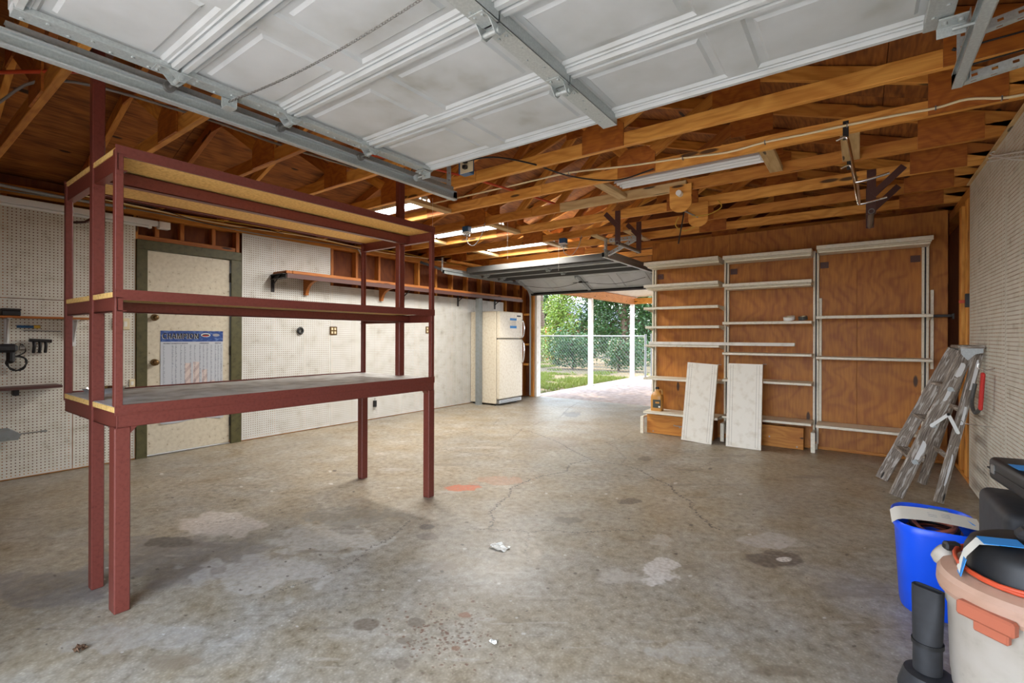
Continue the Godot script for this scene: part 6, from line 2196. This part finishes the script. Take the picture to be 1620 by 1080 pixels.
func build_corner() -> void:
	# stepladder, folded almost shut and leaning
	var t := thing("stepladder", "weathered wooden stepladder with white paint splashes leaning by the wall", "ladder", Vector3(0.4, 0, -4.85))
	var W := m("old_wood")
	var ft := [[Vector3(0.155, 0, -5.09), Vector3(0.60, 1.115, -5.0)], [Vector3(0.225, 0, -4.60), Vector3(0.635, 1.115, -4.72)]]
	var rt := [[Vector3(0.415, 0, -5.12), Vector3(0.668, 1.09, -4.99)], [Vector3(0.465, 0, -4.60), Vector3(0.69, 1.09, -4.73)]]
	for i in 2:
		var b := mb()
		b.bar(ft[i][0] + Vector3(0, 0.012, 0), ft[i][1], 0.028, 0.088, Vector3.UP, 0.004)
		put(t, "front_rail", b, W)
		b = mb()
		b.bar(rt[i][0] + Vector3(0, 0.012, 0), rt[i][1], 0.026, 0.06, Vector3.UP, 0.004)
		put(t, "rear_rail", b, W)
	for k in 3:
		var f: float = [0.27, 0.52, 0.76][k]
		var a: Vector3 = ft[0][0].lerp(ft[0][1], f)
		var z: Vector3 = ft[1][0].lerp(ft[1][1], f)
		var b := mb()
		b.bar(a + Vector3(0.01, 0, 0), z + Vector3(0.01, 0, 0), 0.095, 0.022, Vector3.UP, 0.003)
		put(t, "step", b, W)
		b = mb()
		b.tube([a + Vector3(0.02, -0.03, -0.02), z + Vector3(0.02, -0.03, 0.018)], 0.005, 6)
		b.tube([z + Vector3(0.0, -0.02, 0.012), z + Vector3(0.0, -0.02, 0.020)], 0.018, 12)
		put(t, "tie_rod", b, m("galv_dull"))
	for f in [0.3, 0.62]:
		var b := mb()
		b.bar(rt[0][0].lerp(rt[0][1], f), rt[1][0].lerp(rt[1][1], f), 0.02, 0.035, Vector3.UP, 0.003)
		put(t, "rung", b, W)
	var cp := mb()
	cp.box(Vector3(0.648, 1.135, -4.86), Vector3(0.135, 0.024, 0.42), 0.004)
	put(t, "cap", cp, W)
	for z in [-4.655, -5.07]:
		var hb := mb()
		hb.prism(PackedVector2Array([Vector2(-0.06, 0.03), Vector2(0.06, 0.03), Vector2(0.06, -0.02), Vector2(0.02, -0.03), Vector2(-0.02, -0.075), Vector2(-0.055, -0.03)]), 0.004, Transform3D(Basis(), Vector3(0.645, 1.115, z)))
		put(t, "head_hinge", hb, m("galv_dull"))
	# spreader
	var s0: Vector3 = ft[1][0].lerp(ft[1][1], 0.50) + Vector3(0, 0, 0.022)
	var s1: Vector3 = rt[1][0].lerp(rt[1][1], 0.48) + Vector3(0, 0, 0.022)
	var sm := (s0 + s1) / 2.0 + Vector3(0.02, 0.11, 0.006)
	for q in [s0, s1]:
		var b := mb()
		b.bar(q, sm, 0.004, 0.022, Vector3.UP, 0.001)
		b.tube([q, q + Vector3(0, 0, 0.008)], 0.010, 10)
		b.tube([sm, sm + Vector3(0, 0, 0.008)], 0.010, 10)
		put(t, "spreader_arm", b, m("white_metal"))
	# dried paint on the outer faces
	for q in [[ft[1], 0.26, 0.40, 0.055], [ft[1], 0.66, 0.76, 0.04], [ft[1], 0.82, 0.92, 0.06], [rt[1], 0.75, 0.96, 0.045], [rt[1], 0.12, 0.34, 0.03], [rt[1], 0.52, 0.66, 0.04]]:
		var p: Array = q[0]
		var d: Vector3 = (p[1] - p[0]).normalized()
		var sd := Vector3.BACK.cross(d).normalized()
		var c: Vector3 = p[0].lerp(p[1], (q[1] + q[2]) / 2.0)
		var hl: float = p[0].distance_to(p[1]) * (q[2] - q[1]) / 2.0
		var poly := PackedVector2Array()
		for i in 18:
			var a := TAU * i / 18.0
			var kx := signf(cos(a)) * pow(absf(cos(a)), 0.5)
			var ky := signf(sin(a)) * pow(absf(sin(a)), 0.5)
			poly.append(Vector2(kx * q[3] * 0.5 * rng.randf_range(0.75, 1.0), ky * hl * rng.randf_range(0.8, 1.0)))
		var out := sd.cross(d).normalized()
		if out.z < 0:
			sd = -sd
			out = -out
		var b := mb()
		b.prism(poly, 0.0012, Transform3D(Basis(sd, d, out), c + out * (0.0145 if p == ft[1] else 0.0135)))
		put(t, "paint_splash", b, m("paint_white"))

	build_bin()
	build_cases()
	build_vac()


func oval(c: Vector3, rx: float, rz: float, e: float, k := 36) -> Array:
	var r := []
	for i in k:
		var a := TAU * i / k
		r.append(c + Vector3(signf(cos(a)) * pow(absf(cos(a)), e) * rx, 0, signf(sin(a)) * pow(absf(sin(a)), e) * rz))
	return r


func build_bin() -> void:
	var t := thing("waste_bin", "bright blue plastic waste bin with paper strip across its rim", "bin", Vector3(0.275, 0, -2.87))
	var b := mb()
	var rings := []
	for q in [[0.0, 0.112, 0.155], [0.008, 0.122, 0.165], [0.34, 0.140, 0.190], [0.352, 0.141, 0.191], [0.354, 0.150, 0.200], [0.384, 0.152, 0.203], [0.388, 0.148, 0.199], [0.384, 0.143, 0.194]]:
		rings.append(oval(Vector3(0, q[0], (0.012 - q[0] * 0.03)), q[1], q[2], 0.62))
	b.loft(rings, true, true)
	var inner := []
	for q in [[0.384, 0.143, 0.194], [0.34, 0.136, 0.186], [0.02, 0.112, 0.155]]:
		inner.append(oval(Vector3(0, q[0], (0.012 - q[0] * 0.03)), q[1], q[2], 0.62))
	b.loft(inner, true, false, true)
	b.smooth()
	put(t, "tub", b, m("blue_plastic"), true)
	for a in [0.35, 1.2, 2.2]:
		b = mb()
		b.prism(PackedVector2Array([Vector2(-0.006, 0), Vector2(0.006, 0), Vector2(0, -0.03)]), 0.008, Transform3D(Basis(Vector3.UP, -a + PI / 2), Vector3(cos(a) * 0.138, 0.356, sin(a) * 0.188)))
		put(t, "rim_rib", b, m("blue_plastic"), true)
	# coiled cords inside
	var co := thing("cord_bundle", "brown and black cords coiled inside the blue bin", "cords", Vector3(0.275, 0.2, -2.87))
	for i in 5:
		var pts := []
		for k in 33:
			var a := k * TAU / 16.0 + i
			pts.append(Vector3(cos(a) * (0.105 - 0.008 * i), 0.10 + i * 0.014 + 0.012 * sin(k * 0.7 + i), sin(a) * (0.15 - 0.01 * i)))
		b = mb()
		b.tube(pts, 0.009, 6)
		put(co, "cord", b, m("wire_black") if i % 2 else m("vac_orange"), true)
	# strip of paper bowed across the rim, taped down
	var st := thing("paper_strip", "strip of white paper taped over the rim of the blue bin", "paper", Vector3(0.275, 0.394, -2.85))
	b = mb()
	var n := 16
	var front := []
	var rear := []
	for i in n + 1:
		var u := i / float(n)
		var x := lerpf(-0.155, 0.145, u)
		var y := 0.004 + 0.012 * sin(PI * u) - (0.02 * pow(maxf(0.0, 0.12 - u) / 0.12, 2.0))
		front.append(Vector3(x, y, 0.13 - 0.03 * u))
		rear.append(Vector3(x, y + 0.006, -0.05 - 0.0 * u))
	for i in n:
		b.face([front[i], front[i + 1], rear[i + 1], rear[i]], Vector3.UP)
		b.face([front[i] - Vector3(0, 0.001, 0), front[i + 1] - Vector3(0, 0.001, 0), rear[i + 1] - Vector3(0, 0.001, 0), rear[i] - Vector3(0, 0.001, 0)], Vector3.DOWN)
	b.smooth()
	put(st, "paper", b, m("paper"), true)
	b = mb()
	b.bar(Vector3(0.11, 0.012, 0.01), Vector3(0.165, -0.012, 0.0), 0.085, 0.002)
	put(st, "tape", b, m("blue_tape"), true)
	b = mb()
	b.bar(Vector3(0.02, 0.016, -0.05), Vector3(0.03, -0.01, -0.185), 0.07, 0.002)
	put(st, "tape", b, m("blue_tape"), true)
	for i in 6:
		b = mb()
		b.box(Vector3(-0.01 + (i % 2) * 0.045, 0.0195, 0.055 - i * 0.012), Vector3(0.03, 0.0006, 0.003), 0.0)
		put(st, "writing", b, m("ink_pale"), true)


func build_cases() -> void:
	var t := thing("tool_case", "large grey-black plastic case standing on end behind the blue bin", "case", Vector3(0.545, 0, -2.46))
	t.rotation.y = 0.03
	var b := mb()
	b.rbox(Vector3(-0.04, 0.305, -0.02), Vector3(0.22, 0.61, 0.40), 0.035)
	b.smooth()
	put(t, "body", b, m("black_rough"), true)
	b = mb()
	b.rbox(Vector3(0.115, 0.305, -0.02), Vector3(0.085, 0.60, 0.40), 0.03)
	b.smooth()
	put(t, "lid", b, m("black_rough"), true)
	b = mb()
	b.tube(curve([Vector3(0.0, 0.61, -0.12), Vector3(0.0, 0.632, -0.10), Vector3(0.0, 0.634, 0.04), Vector3(0.0, 0.61, 0.06)], 4), 0.011, 8)
	put(t, "handle", b, m("black"), true)
	for z in [-0.16, 0.10]:
		b = mb()
		b.box(Vector3(0.071, 0.612, z), Vector3(0.05, 0.012, 0.05), 0.003)
		put(t, "latch", b, m("steel"), true)
	b = mb()
	b.box(Vector3(-0.02, 0.32, 0.185), Vector3(0.15, 0.46, 0.012), 0.005)
	put(t, "end_panel", b, m("black_rough"), true)
	var c := thing("tool_case", "flat black plastic case lying on top with a taped paper tag", "case", Vector3(0.56, 0.646, -2.44))
	c.rotation.y = 0.12
	c.rotation.z = 0.02
	b = mb()
	b.rbox(Vector3(0, 0.05, 0), Vector3(0.25, 0.09, 0.40), 0.02)
	b.smooth()
	put(c, "body", b, m("black"), true)
	b = mb()
	b.box(Vector3(0, 0.05, 0.0), Vector3(0.256, 0.006, 0.406), 0.002)
	put(c, "seam", b, m("dark_metal"), true)
	b = mb()
	b.box(Vector3(-0.127, 0.055, -0.14), Vector3(0.008, 0.035, 0.03), 0.003)
	put(c, "latch", b, m("steel"), true)
	var p := thing("paper_tag", "paper tag held by blue tape on the flat black case", "note", Vector3(0.56, 0.742, -2.42))
	p.rotation.y = 0.12
	b = mb()
	b.box(Vector3(0.02, 0.002, 0), Vector3(0.17, 0.0012, 0.12), 0.0)
	put(p, "paper", b, m("paper"), true)
	b = mb()
	b.box(Vector3(-0.085, 0.0035, 0.0), Vector3(0.07, 0.001, 0.09), 0.0)
	put(p, "tape", b, m("blue_tape"), true)


func build_vac() -> void:
	var at := Vector3(0.41, 0, -1.955)
	var t := thing("shop_vacuum", "dusty wet-dry vacuum with cream tub, peach rim and black motor head", "vacuum", at)
	t.scale = Vector3(0.86, 1, 0.86)
	var b := mb()
	b.lathe([Vector2(0, 0.05), Vector2(0.185, 0.05), Vector2(0.20, 0.07), Vector2(0.212, 0.20), Vector2(0.214, 0.205), Vector2(0.222, 0.405), Vector2(0.228, 0.41), Vector2(0.23, 0.46), Vector2(0.20, 0.465)], Vector3.ZERO, 48)
	b.smooth()
	put(t, "tub", b, m("vac_tub"), true)
	b = mb()
	b.lathe([Vector2(0.228, 0.375), Vector2(0.248, 0.378), Vector2(0.252, 0.39), Vector2(0.250, 0.42), Vector2(0.24, 0.435), Vector2(0.205, 0.447), Vector2(0.15, 0.45)], Vector3(0, 0.075, 0), 48)
	put(t, "rim", b, m("vac_rim"), true)
	b = mb()
	b.lathe([Vector2(0.19, 0.446), Vector2(0.192, 0.465), Vector2(0.184, 0.472), Vector2(0.178, 0.52), Vector2(0.165, 0.545), Vector2(0.13, 0.56), Vector2(0.0, 0.565)], Vector3(0, 0.06, 0), 48)
	b.smooth()
	put(t, "motor_head", b, m("black"), true)
	b = mb()
	b.box(Vector3(0.05, 0.635, -0.02), Vector3(0.2, 0.04, 0.07), 0.015)
	for i in 6:
		b.box(Vector3(-0.02 + i * 0.03, 0.657, -0.02), Vector3(0.012, 0.008, 0.06), 0.002)
	put(t, "handle", b, m("black_rough"), true)
	# cord wound round the head
	var pts := []
	for i in 70:
		var a := i * TAU / 32.0 + 2.0
		pts.append(Vector3(cos(a) * (0.205 + 0.004 * sin(i * 0.8)), 0.533 + 0.006 * sin(i * 0.35) + i * 0.0001, sin(a) * (0.205 + 0.004 * sin(i * 0.8))))
	b = mb()
	b.tube(pts, 0.006, 6)
	put(t, "cord", b, m("wire_orange"), true)
	b = mb()
	b.box(Vector3(-0.20, 0.543, -0.10), Vector3(0.05, 0.025, 0.03), 0.006, Basis(Vector3.UP, 0.5))
	put(t, "plug", b, m("black"), true)
	# latch and inlet
	b = mb()
	b.box(Vector3(-0.155, 0.452, 0.202), Vector3(0.15, 0.04, 0.03), 0.006, Basis(Vector3.UP, 2.46))
	b.box(Vector3(-0.142, 0.418, 0.202), Vector3(0.09, 0.03, 0.02), 0.004, Basis(Vector3.UP, 2.46))
	put(t, "latch", b, m("vac_orange"), true)
	b = mb()
	b.lathe([Vector2(0, 0.0), Vector2(0.032, 0.0), Vector2(0.034, 0.015), Vector2(0.026, 0.032), Vector2(0.0, 0.036)], Vector3(-0.215, 0.495, -0.12), 20, Basis(Vector3.BACK, 0.9))
	b.smooth()
	put(t, "inlet_cap", b, m("vac_tub"), true)
	# caster feet
	for q in [[-0.27, 0.0], [0.17, 0.13], [0.17, -0.15], [-0.12, 0.19]]:
		b = mb()
		var hi := 0.09 if q[0] < -0.25 else 0.0      # the foot that carries the nozzle is taller
		b.lathe([Vector2(0, 0.0), Vector2(0.06, 0.0), Vector2(0.082, 0.02), Vector2(0.09, 0.05 + hi * 0.7), Vector2(0.072, 0.075 + hi), Vector2(0.0, 0.08 + hi)], Vector3(q[0], 0, q[1]), 24)
		b.smooth()
		put(t, "caster_foot", b, m("black_rough"), true)
	# crevice tool standing in its clip
	var k := thing("crevice_tool", "dusty black flat vacuum nozzle standing upright beside the tub", "nozzle", at + Vector3(-0.236, 0.172, 0.0))
	var rings := []
	for q in [[0.0, 0.036, 0.036, 1.0], [0.09, 0.036, 0.036, 1.0], [0.14, 0.038, 0.028, 0.8], [0.22, 0.040, 0.018, 0.55], [0.255, 0.040, 0.018, 0.55]]:
		rings.append(oval(Vector3(0, q[0], 0), q[1], q[2], q[3], 24))
	b = mb()
	b.loft(rings, true, true)
	var inn := [oval(Vector3(0, 0.255, 0), 0.038, 0.012, 0.55, 24), oval(Vector3(0, 0.18, 0), 0.034, 0.010, 0.55, 24)]
	b.loft([rings[4], inn[0], inn[1]], true, false, true)
	b.smooth()
	put(k, "nozzle", b, m("black_rough"), true)
	k.rotation.y = -0.55
	b = mb()
	b.lathe([Vector2(0.037, 0.0), Vector2(0.040, 0.0), Vector2(0.040, 0.012), Vector2(0.037, 0.012)], Vector3(0, 0.08, 0), 24)
	put(k, "collar", b, m("black"), true)
	# taped paper on the head
	var p := thing("paper_tag", "folded paper tag held by blue tape on the vacuum head", "note", at + Vector3(-0.075, 0.56, 0.02))
	b = mb()
	var c0 := []
	var c1 := []
	for q in [[-0.10, -0.035], [-0.086, 0.02], [-0.06, 0.06], [-0.02, 0.066]]:
		c0.append(Vector3(q[0], q[1], 0.075))
		c1.append(Vector3(q[0], q[1] + 0.002, 0.02))
	for i in 3:
		b.face([c0[i], c0[i + 1], c1[i + 1], c1[i]], Vector3.UP)
	b.smooth()
	put(p, "paper", b, m("paper"), true)
	b = mb()
	b.bar(Vector3(-0.055, 0.066, 0.05), Vector3(0.03, 0.072, 0.04), 0.06, 0.002)
	put(p, "tape", b, m("blue_tape"), true)
	b = mb()
	b.bar(Vector3(-0.088, 0.01, 0.055), Vector3(-0.1, -0.04, 0.06), 0.055, 0.002, Vector3.RIGHT)
	put(p, "tape", b, m("blue_tape"), true)


# ---------------------------------------------------------------- scraps on the floor

func build_litter() -> void:
	var g := RandomNumberGenerator.new()
	g.seed = 8
	for q in [[790, 866, 0.07, 0.05, "paper", "crumpled white paper scrap on the bare concrete floor", "paper_scrap"], [781, 1017, 0.022, 0.014, "paper", "small torn white label lying near the oil drips", "paper_scrap"], [126, 1028, 0.03, 0.025, "leaf_brown", "curled dry brown leaf on the floor before the workbench", "dry_leaf"]]:
		var p := ground(q[0], q[1])
		var t := thing(q[6], q[5], "scrap" if q[6] == "paper_scrap" else "leaf", p)
		var b := mb()
		var n := 6
		var hs := []
		for i in n + 1:
			var row := []
			for j in n + 1:
				var k := 1.0 if q[6] == "dry_leaf" else 0.55
				row.append(Vector3((i / float(n) - 0.5) * q[2] * 1.6 + g.randfn() * 0.002, 0.002 + absf(g.randfn()) * 0.010 * k, (j / float(n) - 0.5) * q[3] * 1.6 * (1.0 - 0.4 * absf(i / float(n) - 0.5)) + g.randfn() * 0.002))
			hs.append(row)
		for i in n:
			for j in n:
				b.face([hs[i][j], hs[i + 1][j], hs[i + 1][j + 1], hs[i][j + 1]], Vector3.UP)
		put(t, "sheet", b, m(q[4]), true)
